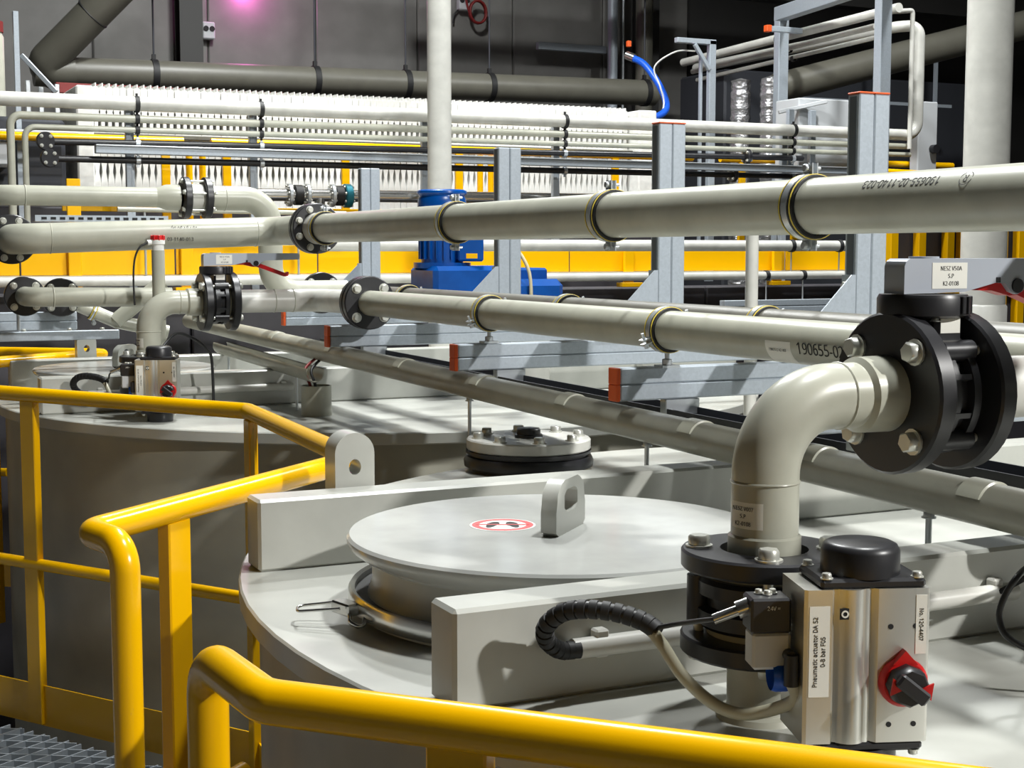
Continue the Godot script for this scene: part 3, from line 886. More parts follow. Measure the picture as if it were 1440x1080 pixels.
func main_pipes() -> void:
	var dz := Vector3.BACK
	# ---- upper line: towards the viewer on the right, turning left behind the flange
	var y := 1.686
	var t := thing("upper_pipe", "thick grey pipe sloping across the upper right with rubber-lined clamps", "pipe", V(1.8, y, -5.5))
	add(t, "pipe", MB.new().tube([V(1.8, y, -5.56), V(1.8, y + 0.002, -0.9)], 0.056, 40), M.pvc)
	for z in [-2.39, -3.2, -4.18, -5.47]:
		pipe_clamp(t, V(1.8, y, z), dz, 0.056, Vector3.UP, 0.046)
	add(t, "collar", MB.new().lathe([Vector2(0.056, -0.035), Vector2(0.062, -0.03), Vector2(0.062, 0.03), Vector2(0.056, 0.035)], axf(V(1.8, y, -5.53), dz), 32), M.pvc_light)
	# marker writing on the flank, upside down as written from the other side
	var a := deg_to_rad(38)
	var nrm := V(-cos(a), sin(a), 0)
	var tb := Basis(V(0, 0, -1), nrm.cross(V(0, 0, -1)), nrm)
	text(t, "marking", "190655-02-1140-023", 0.016, M.ink, Transform3D(tb, V(1.8, y + 0.001, -2.07) + nrm * 0.0562))
	add(t, "marking", MB.new().lathe([Vector2(0.0135, 0), Vector2(0.0135, 0.0004), Vector2(0.0148, 0.0004), Vector2(0.0148, 0)], axf(V(1.8, y + 0.001, -1.905) + nrm * 0.0558, nrm), 20), M.ink)
	text(t, "marking", "R", 0.014, M.ink, Transform3D(tb, V(1.8, y + 0.001, -1.905) + nrm * 0.0562))
	# ---- header crossing to the left
	t = thing("header_pipe", "thick grey header pipe with handwritten marks between two black flanges", "pipe", V(0.72, 1.58, -6.05))
	add(t, "pipe", MB.new().tube(bend([V(1.8, y, -5.6), V(1.8, 1.682, -6.05), V(0.72, 1.644, -6.05), V(0.72, 1.644, -6.32)], 0.1, 10), 0.0605, 36), M.pvc)
	flange(t, V(1.8, y, -5.575), dz, 0.1, 0.03, 0.05, 8, 0.0115, M.black, 1.0, 0.39, 0.8)
	flange(t, V(1.8, y, -5.61), dz, 0.1, 0.03, 0.05, 0, 0.0115, M.black)
	flange(t, V(0.72, 1.644, -6.2), dz, 0.1, 0.03, 0.05, 8, 0.0115, M.black, 1.0, 0.39, 0.8)
	ring(t, "weld_bead", V(1.685, 1.677, -6.05), Vector3.RIGHT, 0.0605, 0.002, 0.006)
	ring(t, "weld_bead", V(0.85, 1.648, -6.05), Vector3.RIGHT, 0.0605, 0.002, 0.006)
	text(t, "marking", "03-1140-013", 0.014, M.ink, Transform3D(Basis(), V(1.355, 1.645, -5.9893)))
	# signature scribble
	var sc := []
	for k in 26:
		sc.append(V(1.32 + k * 0.0042, 1.692 + 0.007 * sin(k * 2.1) + 0.003 * sin(k * 0.9), -5.9953))
	add(t, "marking", MB.new().tube(sc, 0.0011, 5), M.ink)
	# ---- lower line on the struts and its twin behind
	t = thing("lower_pipe", "grey pipe lying on galvanised struts, starting at a black bolted flange", "pipe", V(1.9, 1.36, -5.2))
	add(t, "pipe", MB.new().tube([V(1.9, 1.4, -5.26), V(1.9, 1.408, -0.9)], 0.048, 36), M.pvc)
	flange(t, V(1.9, 1.401, -5.25), dz, 0.102, 0.032, 0.046, 4, 0.0155, M.black, 1.0, PI / 4, 0.76)
	flange(t, V(1.9, 1.401, -5.288), dz, 0.102, 0.032, 0.046, 0, 0.0155, M.black)
	for z in [-3.09, -4.15]:
		pipe_clamp(t, V(1.9, 1.404, z), dz, 0.048, V(-0.8, -0.35, 0), 0.04)
		var b := MB.new()
		b.tube([V(1.9, 1.312, z), V(1.9, 1.352, z)], 0.006, 10)
		b.lathe([Vector2(0.014, 1.318), Vector2(0.014, 1.33), Vector2(0.011, 1.332), Vector2(0, 1.332)], Transform3D(Basis(), V(1.9, 0, z)), 6)
		b.box(V(1.9, 1.314, z), V(0.05, 0.006, 0.04))
		add(t, "support_stud", b, M.zinc)
	var lb := add(t, "label", MB.new().lathe([Vector2(0.0484, -0.045), Vector2(0.0484, 0.045)], axf(V(1.9, 1.405, -2.565), Vector3.BACK), 10, deg_to_rad(-64), deg_to_rad(2)), M.label, "white paper label wrapped round the pipe")
	a = deg_to_rad(-12)
	nrm = V(-cos(a), sin(a), 0)
	tb = Basis(V(0, 0, 1), nrm.cross(V(0, 0, 1)), nrm)
	text(lb, "print", "190655-L2-K2-V03", 0.0055, M.ink, Transform3D(tb, V(1.9, 1.398, -2.565) + nrm * 0.0489))
	text(t, "marking", "190655-02", 0.024, M.ink, Transform3D(tb, V(1.9, 1.405, -2.42) + nrm * 0.0484))
	t = thing("twin_pipe", "grey pipe running just behind the lower pipe, its shade put into a darker colour", "pipe", V(2.2, 1.36, -6.8))
	add(t, "pipe", MB.new().tube([V(2.2, 1.397, -6.8), V(2.2, 1.408, -0.9)], 0.048, 32), M.duct)  # the dark duct grey paints in the shadow lying on this pipe
	for z in [-5.6, -4.19, -3.1]:
		pipe_clamp(t, V(2.2, 1.402, z), dz, 0.048, V(-0.8, -0.35, 0), 0.04)
	flange(t, V(2.2, 1.396, -6.75), dz, 0.1, 0.03, 0.046, 4, 0.014, M.black, 1.0, PI / 4, 0.76)

func strut(parent: Node3D, a: Vector3, b: Vector3, capend := true, s0 := 0.0415) -> void:
	# back-to-back slotted channel, two profiles with a joint between them
	var d := (b - a).normalized()
	var post := absf(d.y) > 0.9
	var upv := Vector3.RIGHT if post else Vector3.UP
	for s in [-1.0, 1.0]:
		add(parent, "channel", MB.new().beam(a + upv * s * s0 * 0.5, b + upv * s * s0 * 0.5, s0 * 0.99, s0 * 0.98, 0.0035, upv), M.galv)
	if capend:
		var e := b if post else a
		var dd := d if post else -d
		for s in [-1.0, 1.0]:
			add(parent, "end_cap", MB.new().beam(e + upv * s * s0 * 0.5, e + upv * s * s0 * 0.5 + dd * (0.005 if post else 0.012), s0 * 1.03, s0, 0.002, upv), M.orange)
func supports() -> void:
	var zs := [-2.4, -3.14, -4.15, -5.39, -7.03]
	var names := ["", "nearest, at the right behind the foreground valve", "second from the right", "third from the right, in front of the blue motor", "smallest, beside the bolted pipe flange"]
	var ends := ["behind the foreground lever valve", "largest with orange caps", "second largest with orange caps", "third with orange caps, under the bolted flange", "smallest and farthest, left of the bolted flange"]
	for i in 5:
		var z: float = zs[i]
		var t: Node3D
		if i > 0:
			var x := 2.55
			t = thing("strut_post", "upright galvanised double strut, " + names[i], "strut", V(x, 1.31, z), "upright struts")
			strut(t, V(x, 1.31, z), V(x, 2.012, z), i < 3, 0.051)
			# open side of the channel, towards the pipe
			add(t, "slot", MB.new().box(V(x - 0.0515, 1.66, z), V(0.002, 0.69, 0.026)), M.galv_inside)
			var g := MB.new()
			g.prism([Vector2(0, 0), Vector2(0, 0.225), Vector2(-0.012, 0.225), Vector2(-0.23, 0.012), Vector2(-0.23, 0)], 0.005, Transform3D(Basis(), V(x - 0.052, 1.31, z + 0.024)))
			g.box(V(x - 0.055, 1.422, z), V(0.005, 0.225, 0.05))
			g.box(V(x - 0.165, 1.313, z), V(0.23, 0.005, 0.05))
			var br := add(t, "gusset_bracket", g, M.galv)
			for yy in [1.44, 1.505]:
				inst(br, "bolt", hexbolt(0.013), M.bolt, axf(V(x - 0.0575, yy, z), Vector3.LEFT))
			if i < 4:
				add(t, "pipe_arm", MB.new().tube([V(1.86, 1.686, z - 0.05), V(x - 0.05, 1.686, z)], 0.006, 8), M.zinc)
		t = thing("strut_beam", "horizontal galvanised double strut carrying the lower pipe, " + ends[i], "strut", V(1.78, 1.225, z), "horizontal struts")
		strut(t, V(1.785 if i < 4 else 2.1, 1.2685, z), V(3.9, 1.2685, z))
	# struts on the far left carrying the pipes there
	var t := thing("strut_beam", "galvanised double strut at far left under the two black flanges", "strut", V(0.5, 1.28, -6.75), "horizontal struts")
	strut(t, V(0.4, 1.285, -6.8), V(1.06, 1.285, -6.8), false)
	t = thing("strut_beam", "lower galvanised strut at far left, just above the yellow rail", "strut", V(0.4, 1.22, -6.55), "horizontal struts")
	add(t, "channel", MB.new().beam(V(0.4, 1.232, -6.55), V(1.2, 1.232, -6.55), 0.041, 0.041, 0.003), M.galv)
	for x in [0.8, 0.99, 1.13]:
		inst(t, "bolt", hexbolt(0.01), M.bolt, axf(V(x, 1.252, -6.55), Vector3.UP))

func gutter() -> void:
	var a := V(1.85, 1.214, -8.0)
	var b := V(1.85, 1.152, -1.78)
	var t := thing("cable_pipe", "long grey slotted cable pipe running down to the right below the strut ends", "pipe", a)
	# open-ended pipe with wall thickness
	var d := (b - a).normalized()
	var L := (b - a).length()
	add(t, "pipe", MB.new().lathe([Vector2(0.036, L), Vector2(0.036, L - 0.5)], axf(a, d), 28), M.darkred)
	add(t, "pipe_wall", MB.new().lathe([Vector2(0, 0), Vector2(0.04, 0), Vector2(0.04, L), Vector2(0.0362, L), Vector2(0.0362, L - 0.02)], axf(a, d), 32), M.gutter)
	for z in [-6.3, -5.5, -4.74, -4.08, -3.5, -2.87, -2.41, -1.94]:
		var f: float = (z - a.z) / (b.z - a.z)
		var p := a.lerp(b, f)
		var m := MB.new()
		m.lathe([Vector2(0.0401, -0.03), Vector2(0.044, -0.028), Vector2(0.044, 0.028), Vector2(0.0401, 0.03)], axf(p, d), 16, deg_to_rad(20), deg_to_rad(170))
		add(t, "clip", m, M.pvc)
	for z in [-4.19, -3.1, -2.08]:
		var f: float = (z - a.z) / (b.z - a.z)
		var p := a.lerp(b, f)
		add(t, "support_rod", MB.new().tube([V(p.x, T, p.z), V(p.x, p.y - 0.03, p.z)], 0.006, 8), M.zinc)
		inst(t, "nut", hexbolt(0.011), M.zinc, axf(V(p.x, p.y - 0.05, p.z), Vector3.UP))
	t = thing("half_shell", "short grey half-shell trough under the upper end of the cable pipe", "trough", V(1.78, 1.1, -6.6))
	var hd := V(0, 0.022, -1.53).normalized()
	add(t, "trough", MB.new().lathe([Vector2(0.034, 0), Vector2(0.038, 0), Vector2(0.038, 1.5), Vector2(0.034, 1.5), Vector2(0.034, 0)], axf(V(1.78, 1.113, -5.55), hd), 20, deg_to_rad(150), deg_to_rad(390)), M.gutter)
	for z in [-5.8, -6.9]:
		add(t, "support_rod", MB.new().tube([V(1.78, T, z), V(1.78, 1.09, z)], 0.006, 8), M.zinc)
	t = thing("cable_tray", "dark flat cable tray beside the slotted cable pipe", "tray", V(1.97, 1.13, -5.9))
	var m := MB.new()
	m.beam(V(1.97, 1.185, -6.2), V(1.97, 1.17, -1.2), 0.09, 0.006)
	m.beam(V(1.925, 1.197, -6.2), V(1.925, 1.182, -1.2), 0.004, 0.03)
	m.beam(V(2.015, 1.197, -6.2), V(2.015, 1.182, -1.2), 0.004, 0.03)
	add(t, "trough", m, M.darksteel)
	for z in [-2.4, -3.14, -4.15, -5.39]:
		add(t, "hanger", MB.new().box(V(1.97, 1.206, z), V(0.1, 0.04, 0.03), 0.002), M.zinc)

func blue_pump() -> void:
	var c := V(2.573, 0, -6.13)
	var X := Transform3D(Basis(), c)
	var t := thing("agitator_motor", "blue electric motor standing upright on a blue gearbox", "motor", V(2.573, T, -6.13))
	add(t, "cowl", MB.new().lathe([Vector2(0.1, 1.755), Vector2(0.111, 1.76), Vector2(0.111, 1.8), Vector2(0.109, 1.832), Vector2(0.104, 1.838), Vector2(0.104, 1.845), Vector2(0.114, 1.856), Vector2(0.112, 1.866), Vector2(0.1, 1.872), Vector2(0, 1.872)], X, 36), M.blue)
	var b := MB.new().lathe([Vector2(0.096, 1.54), Vector2(0.096, 1.76)], X, 36)
	for k in 20:
		var a := TAU * k / 20.0
		b.box(V(c.x + cos(a) * 0.101, 1.655, c.z + sin(a) * 0.101), V(0.014, 0.19, 0.006), 0.0, Basis(Vector3.UP, -a))
	add(t, "finned_housing", b, M.blue)
	add(t, "terminal_box", MB.new().box(V(2.665, 1.615, -6.02), V(0.115, 0.13, 0.09), 0.008, Basis(Vector3.UP, -0.4)), M.blue)
	add(t, "warning_sticker", MB.new().box(V(2.665, 1.615, -6.02) + Basis(Vector3.UP, -0.4) * V(0.005, -0.04, 0.0455), V(0.05, 0.022, 0.001), 0.0, Basis(Vector3.UP, -0.4)), M.yellow)
	b = MB.new()
	b.box(V(2.66, 1.46, -6.1), V(0.4, 0.14, 0.3), 0.02)
	b.lathe([Vector2(0.13, 1.52), Vector2(0.13, 1.545), Vector2(0.0, 1.545)], X, 32)
	b.box(V(2.94, 1.49, -6.1), V(0.2, 0.06, 0.22), 0.01)
	add(t, "gearbox", b, M.blue)
	add(t, "gear_housing", MB.new().box(V(2.96, 1.36, -6.05), V(0.26, 0.22, 0.28), 0.03), M.blue)
	add(t, "stand", MB.new().lathe([Vector2(0.13, T), Vector2(0.13, T + 0.03), Vector2(0.09, T + 0.04), Vector2(0.09, 1.27)], Transform3D(Basis(), V(2.98, 0, -6.05)), 32), M.pvc_light)
	add(t, "cable", MB.new().tube(spline([V(2.71, 1.66, -6.03), V(2.78, 1.66, -6.0), V(2.85, 1.62, -5.96), V(2.9, 1.5, -5.9), V(2.9, 1.3, -5.88)], 6), 0.008, 8), M.beige)

func columns() -> void:
	var t := thing("vertical_duct", "tall light grey round duct standing in the middle of the picture", "duct", V(3.318, T, -7.938))
	add(t, "pipe", MB.new().tube([V(3.318, T, -7.938), V(3.318, 6.5, -7.938)], 0.07, 32), M.pvc_light)
	t = thing("vertical_duct", "thick light grey round duct standing at the right", "duct", V(5.1, -2.2, -5.4))
	add(t, "pipe", MB.new().tube([V(5.1, -2.2, -5.4), V(5.1, 6.5, -5.4)], 0.108, 36), M.pvc_light)
	add(t, "socket", MB.new().lathe([Vector2(0.108, 0.6), Vector2(0.116, 0.61), Vector2(0.116, 1.33), Vector2(0.108, 1.34)], Transform3D(Basis(), V(5.1, 0, -5.4)), 36), M.pvc_light)
	t = thing("vertical_pipe", "slim pale grey upright pipe between the upper and lower pipes", "pipe", V(2.9, 0.5, -4.17))
	add(t, "pipe", MB.new().tube([V(2.9, T, -4.17), V(2.9, 1.7, -4.17)], 0.022, 20), M.pvc_light)

func left_pipes() -> void:
	var ex := Vector3.RIGHT
	# pipe with the double black flange, turning down on the right
	var t := thing("flanged_pipe", "grey pipe at left with a pair of black flanges, elbow turning down", "pipe", V(1.83, 1.4, -6.3))
	add(t, "pipe", MB.new().tube(bend([V(0.68, 1.828, -6.6), V(0.68, 1.828, -6.38), V(1.36, 1.828, -6.38)], 0.09, 8), 0.042, 28), M.pvc)
	add(t, "reducer", MB.new().lathe([Vector2(0.042, 0), Vector2(0.044, 0.01), Vector2(0.055, 0.045), Vector2(0.056, 0.1)], axf(V(1.34, 1.828, -6.38), ex), 28), M.pvc)
	add(t, "elbow_pipe", MB.new().tube(bend([V(1.53, 1.828, -6.38), V(1.845, 1.828, -6.38), V(1.845, 1.41, -6.38), V(2.2, 1.41, -6.38)], 0.12, 10), 0.054, 30), M.pvc)
	for x in [0.8, 1.64]:
		ring(t, "weld_bead", V(x, 1.828, -6.38), ex, 0.043 if x < 1 else 0.054, 0.002, 0.006)
	flange(t, V(1.468, 1.828, -6.38), ex, 0.09, 0.03, 0.04, 6, 0.01, M.black, -1.0, 0.3, 0.82)
	flange(t, V(1.56, 1.828, -6.38), ex, 0.09, 0.03, 0.04, 6, 0.01, M.black, 1.0, 0.3, 0.82)
	add(t, "spacer", MB.new().tube([V(1.475, 1.828, -6.38), V(1.55, 1.828, -6.38)], 0.06, 24), M.pvc_light)
	for q in 6:
		var a := 0.3 + q * TAU / 6.0
		add(t, "stud", MB.new().tube([V(1.45, 1.828 + cos(a) * 0.074, -6.38 + sin(a) * 0.074), V(1.59, 1.828 + cos(a) * 0.074, -6.38 + sin(a) * 0.074)], 0.005, 8), M.bolt)
	# lower pipe at far left turning away into its flange
	t = thing("side_pipe", "grey pipe at far left turning away into a black four-bolt flange", "pipe", V(0.76, 1.37, -6.2))
	add(t, "pipe", MB.new().tube(bend([V(0.78, 1.411, -6.62), V(0.78, 1.411, -6.2), V(1.35, 1.404, -6.15)], 0.06, 8), 0.04, 28), M.pvc)
	ring(t, "weld_bead", V(0.875, 1.41, -6.19), ex, 0.04, 0.002, 0.006)
	flange(t, V(0.78, 1.411, -6.32), Vector3.BACK, 0.082, 0.028, 0.036, 4, 0.012, M.black, 1.0, PI / 4, 0.76)
	add(t, "support_stud", MB.new().tube([V(0.78, 1.25, -6.55), V(0.78, 1.375, -6.55)], 0.008, 8), M.zinc)
	t = thing("side_pipe", "grey pipe stub behind with a black four-bolt flange, second from the left", "pipe", V(1.0, 1.3, -6.8))
	flange(t, V(0.985, 1.392, -6.72), Vector3.BACK, 0.086, 0.028, 0.03, 4, 0.0125, M.black, 1.0, PI / 4, 0.76)
	add(t, "pipe", MB.new().tube([V(0.985, 1.392, -6.74), V(0.985, 1.392, -7.4)], 0.04, 24), M.pvc)
	add(t, "saddle", MB.new().box(V(0.985, 1.34, -6.8), V(0.06, 0.03, 0.03), 0.003), M.zinc)
	# slanting branch with wye
	t = thing("branch_wye", "slanting grey branch pipe with a wye fitting behind the farther riser", "pipe", V(1.1, 1.25, -6.6))
	add(t, "pipe", MB.new().tube([V(1.04, 1.36, -6.6), V(1.2, 1.285, -6.58), V(1.42, 1.235, -6.56)], 0.03, 20), M.pvc)
	add(t, "wye_arm", MB.new().tube([V(1.19, 1.285, -6.57), V(1.40, 1.46, -6.56)], 0.034, 20), M.pvc)
	pipe_clamp(t, V(1.1, 1.332, -6.59), V(0.16, -0.075, 0), 0.03, Vector3.UP, 0.02)
	# vent with a red cap
	t = thing("vent_sensor", "grey upright sensor tube with white collar and red cap", "sensor", V(1.256, 1.35, -5.958))
	var X := Transform3D(Basis(), V(1.256, 0, -5.958))
	add(t, "pipe", MB.new().tube([V(1.256, T, -5.958), V(1.256, 1.6, -5.958)], 0.026, 22), M.pvc)
	add(t, "white_collar", MB.new().lathe([Vector2(0.022, 1.59), Vector2(0.024, 1.6), Vector2(0.024, 1.622), Vector2(0.028, 1.625), Vector2(0.028, 1.642), Vector2(0.0, 1.642)], X, 20), M.white)
	var b := MB.new().lathe([Vector2(0.026, 1.638), Vector2(0.026, 1.652), Vector2(0.022, 1.66), Vector2(0, 1.661)], X, 16)
	for q in 8:
		var a := q * TAU / 8.0
		b.box(V(1.256 + cos(a) * 0.025, 1.65, -5.958 + sin(a) * 0.025), V(0.008, 0.022, 0.008), 0.002, Basis(Vector3.UP, -a))
	add(t, "red_cap", b, M.red)
	add(t, "connector", MB.new().tube([V(1.232, 1.632, -5.958), V(1.212, 1.63, -5.953)], 0.011, 12), M.white)
	add(t, "cable", MB.new().tube(spline([V(1.215, 1.632, -5.953), V(1.18, 1.61, -5.95), V(1.16, 1.56, -5.95), V(1.153, 1.48, -5.945), V(1.155, 1.38, -5.94)], 6), 0.004, 8), M.cable)

	# loose cables on the farther tank
	t = thing("black_cable", "thin black cable arching behind the farther actuator", "cable", V(1.22, 1.2, -5.9))
	add(t, "cable", MB.new().tube(spline([V(1.234, 1.22, -5.8), V(1.30, 1.268, -5.85), V(1.375, 1.243, -5.87), V(1.43, 1.2, -5.9), V(1.46, 1.15, -5.93), V(1.47, 0.945, -5.95)], 6), 0.006, 8), M.cable)
	t = thing("wire_pair", "dark red and black wires dropping from the cable pipe into the grey stub", "cable", V(1.78, 1.06, -5.6))
	add(t, "wire", MB.new().tube(spline([V(1.83, 1.16, -5.7), V(1.765, 1.12, -5.64), V(1.775, 1.06, -5.6), V(1.79, 0.97, -5.6)], 6), 0.006, 8), M.redhose)
	add(t, "wire", MB.new().tube(spline([V(1.84, 1.16, -5.66), V(1.78, 1.12, -5.6), V(1.79, 1.06, -5.58), V(1.8, 0.97, -5.6)], 6), 0.006, 8), M.cable)
	t = thing("perforated_tray", "narrow perforated galvanised tray above the header pipe at left", "tray", V(1.2, 1.72, -6.9))
	var pt := MB.new().box(V(1.25, 1.737, -7.2), V(0.62, 0.004, 0.1)).box(V(1.25, 1.75, -7.15), V(0.62, 0.03, 0.003))
	add(t, "tray", pt, M.galv)
	for k in 14:
		add(t, "slot", MB.new().box(V(0.98 + k * 0.042, 1.75, -7.148), V(0.024, 0.012, 0.003)), M.ink)
	for x in [1.5]:
		add(t, "support_rod", MB.new().tube([V(x, T, -7.2), V(x, 1.737, -7.2)], 0.008, 8), M.zinc)

func rack_pipes() -> void:
	var z := -9.0
	var ex := Vector3.RIGHT
	var defs := [["white_pipe", "topmost pale pipe of the rack crossing in front of the filter press", 2.473, 2.49, 0.043, "pvc_light"], ["rack_pipe", "second grey pipe of the rack, below the topmost pale pipe", 2.385, 2.403, 0.023, "pvc"], ["rack_pipe", "third and thinnest grey pipe of the rack", 2.319, 2.339, 0.018, "pvc"], ["black_pipe", "upper of two black pipes of the rack, just below the yellow handrail", 2.238, 2.285, 0.02, "black"], ["black_pipe", "lower of two black pipes of the rack, before the folded white plates", 2.139, 2.15, 0.02, "black"]]
	var ups := [1.75, 2.515, 3.68, 4.655, 6.57]
	for i in 5:
		var d = defs[i]
		var x0: float = [-1.0, 1.06, 1.14, 1.3, 1.3][i]
		var x1: float = [7.7, 7.7, 7.72, 6.7, 6.7][i]
		var t := thing(d[0], d[1], "pipe", V(x0, d[2], z), "pipes of the rack" if i < 5 else "")
		var pts := [V(x0, d[2], z), V(x1, d[3], z)]
		if i == 0:
			pts = bend([pts[0], V(7.785, d[3], z), V(7.785, 3.33, z), V(7.67, 3.33, z - 0.12), V(7.67, 3.33, -12.0)], 0.11, 8)
		elif i < 3:
			pts = bend([V(x0, 1.2, z), V(x0, d[2], z), V(x1, d[3], z)], 0.06, 8)
		add(t, "pipe", MB.new().tube(pts, d[4], 20), M[d[5]])
		for x in ups:
			var y: float = lerpf(d[2], d[3], (x - 1.1) / 6.1)
			var c := MB.new()
			c.lathe([Vector2(d[4], -0.013), Vector2(d[4] + 0.006, -0.013), Vector2(d[4] + 0.006, 0.013), Vector2(d[4], 0.013)], axf(V(x + 0.04, y, z), ex), 18)
			c.box(V(x + 0.04, y + d[4] + 0.012, z), V(0.012, 0.02, 0.012), 0.0)
			c.box(V(x + 0.04, y - d[4] - 0.012, z), V(0.012, 0.02, 0.012), 0.0)
			add(t, "pipe_clamp", c, M.zinc if i > 2 else M.rubber)
		if i > 2:
			flange(t, V(1.25 + (i - 3) * 0.02, d[2], z + 0.03), V(0.25, 0, 1), 0.054, 0.024, 0.001, 4, 0.009, M.black, 1.0, PI / 4, 0.72)
			flange(t, V(6.2 - (i - 3) * 0.12, d[3], z), ex, 0.055, 0.03, 0.018, 4, 0.009, M.black, 0.0, PI / 4, 0.75)
	for i in ups.size():
		var x: float = ups[i]
		var t := thing("rack_upright", "galvanised upright holding the rack pipes, " + ["first from the left", "second from the left", "right beside the middle duct", "right of the middle duct", "near the grey cabinet"][i], "strut", V(x, -2.2, z - 0.07), "rack uprights")
		add(t, "channel", MB.new().box(V(x - 0.005, 0.15, z - 0.07), V(0.032, 4.7, 0.04), 0.003), M.galv)
		add(t, "channel_lip", MB.new().box(V(x + 0.02, 0.15, z - 0.06), V(0.018, 4.7, 0.012), 0.001), M.galv)
	# flat galvanised cable duct between the black pipes
	var t := thing("cable_duct", "flat galvanised cable duct between the two black pipes", "duct", V(1.5, 2.17, -9.2))
	add(t, "trunking", MB.new().box(V(4.3, 2.194, -8.93), V(5.55, 0.045, 0.05), 0.004), M.galv)
	add(t, "cover_lip", MB.new().box(V(4.3, 2.219, -8.925), V(5.55, 0.008, 0.07), 0.002), M.zinc)
	# stainless line with flanges below the press
	t = thing("stainless_pipe", "stainless steel pipe with bolted flanges and a blue-green coupling below the press", "pipe", V(2.4, 1.93, -9.2))
	add(t, "pipe", MB.new().tube([V(2.4, 1.955, -9.2), V(5.6, 1.965, -9.2)], 0.04, 22), M.steel)
	add(t, "tee", MB.new().tube([V(2.995, 1.955, -9.2), V(2.995, -2.2, -9.2)], 0.036, 20), M.steel)
	for x in [2.79, 2.91, 3.08]:
		flange(t, V(x, 1.957, -9.2), ex, 0.075, 0.024, 0.036, 8, 0.008, M.zinc, 0.0, 0.2, 0.8)
	for x in [2.85, 3.125]:
		add(t, "gasket", MB.new().tube([V(x - 0.025, 1.957, -9.2), V(x + 0.025, 1.957, -9.2)], 0.066, 22), M.rubber)
	flange(t, V(3.185, 1.957, -9.2), ex, 0.078, 0.05, 0.03, 8, 0.009, M.teal, 0.0, 0.2, 0.84)
	# pale pipes low in front of the yellow girder
	for i in 2:
		var y: float = [1.63, 1.432][i]
		t = thing("low_pipe", ["pale pipe with elbow on the right end, in front of the yellow girder", "pale pipe just below the yellow girder"][i], "pipe", V(0.3, y, -8.1), "pale pipes before the yellow girder")
		var pts := [V(0.2, y, -8.1), V(6.9, y, -8.1)]
		if i == 0:
			pts = bend([V(2.6, y, -8.1), V(6.86, y, -8.1), V(6.86, 1.2, -8.1)], 0.14, 8)
		add(t, "pipe", MB.new().tube(pts, 0.036 if i == 0 else 0.027, 20), M.pvc_light)
		for x in ([4.95, 5.95, 6.35] if i == 0 else [4.95, 6.05, 5.75]):
			var r: float = 0.036 if i == 0 else 0.027
			var c := MB.new().lathe([Vector2(r, -0.014), Vector2(r + 0.006, -0.014), Vector2(r + 0.006, 0.014), Vector2(r, 0.014)], axf(V(x, y, -8.1), ex), 20)
			add(t, "pipe_clamp", c, M.rubber)
			add(t, "support_rod", MB.new().tube([V(x, y - r, -8.1), V(x, y - 0.17, -8.1)], 0.005, 6), M.zinc)
	t = thing("low_strut", "short galvanised strut with orange end cap below the pale pipes", "strut", V(5.6, 1.22, -8.1))
	add(t, "channel", MB.new().box(V(5.9, 1.25, -8.1), V(1.0, 0.04, 0.06), 0.003), M.galv)
	add(t, "channel", MB.new().box(V(5.9, 1.205, -8.1), V(1.0, 0.04, 0.06), 0.003), M.galv)
	add(t, "end_cap", MB.new().box(V(6.42, 1.228, -8.1), V(0.05, 0.086, 0.064), 0.003), M.orange)
	# slim pipes of the lower left rack
	t = thing("thin_pipe", "thin grey pipe below the double-flanged pipe at left", "pipe", V(1.4, 1.7, -8.4))
	add(t, "pipe", MB.new().tube([V(1.55, 1.83, -8.4), V(2.9, 1.82, -8.4)], 0.014, 12), M.pvc)
	for x in [1.7, 2.6]:
		add(t, "support_rod", MB.new().tube([V(x, 1.35, -8.4), V(x, 1.82, -8.4)], 0.007, 8), M.zinc)

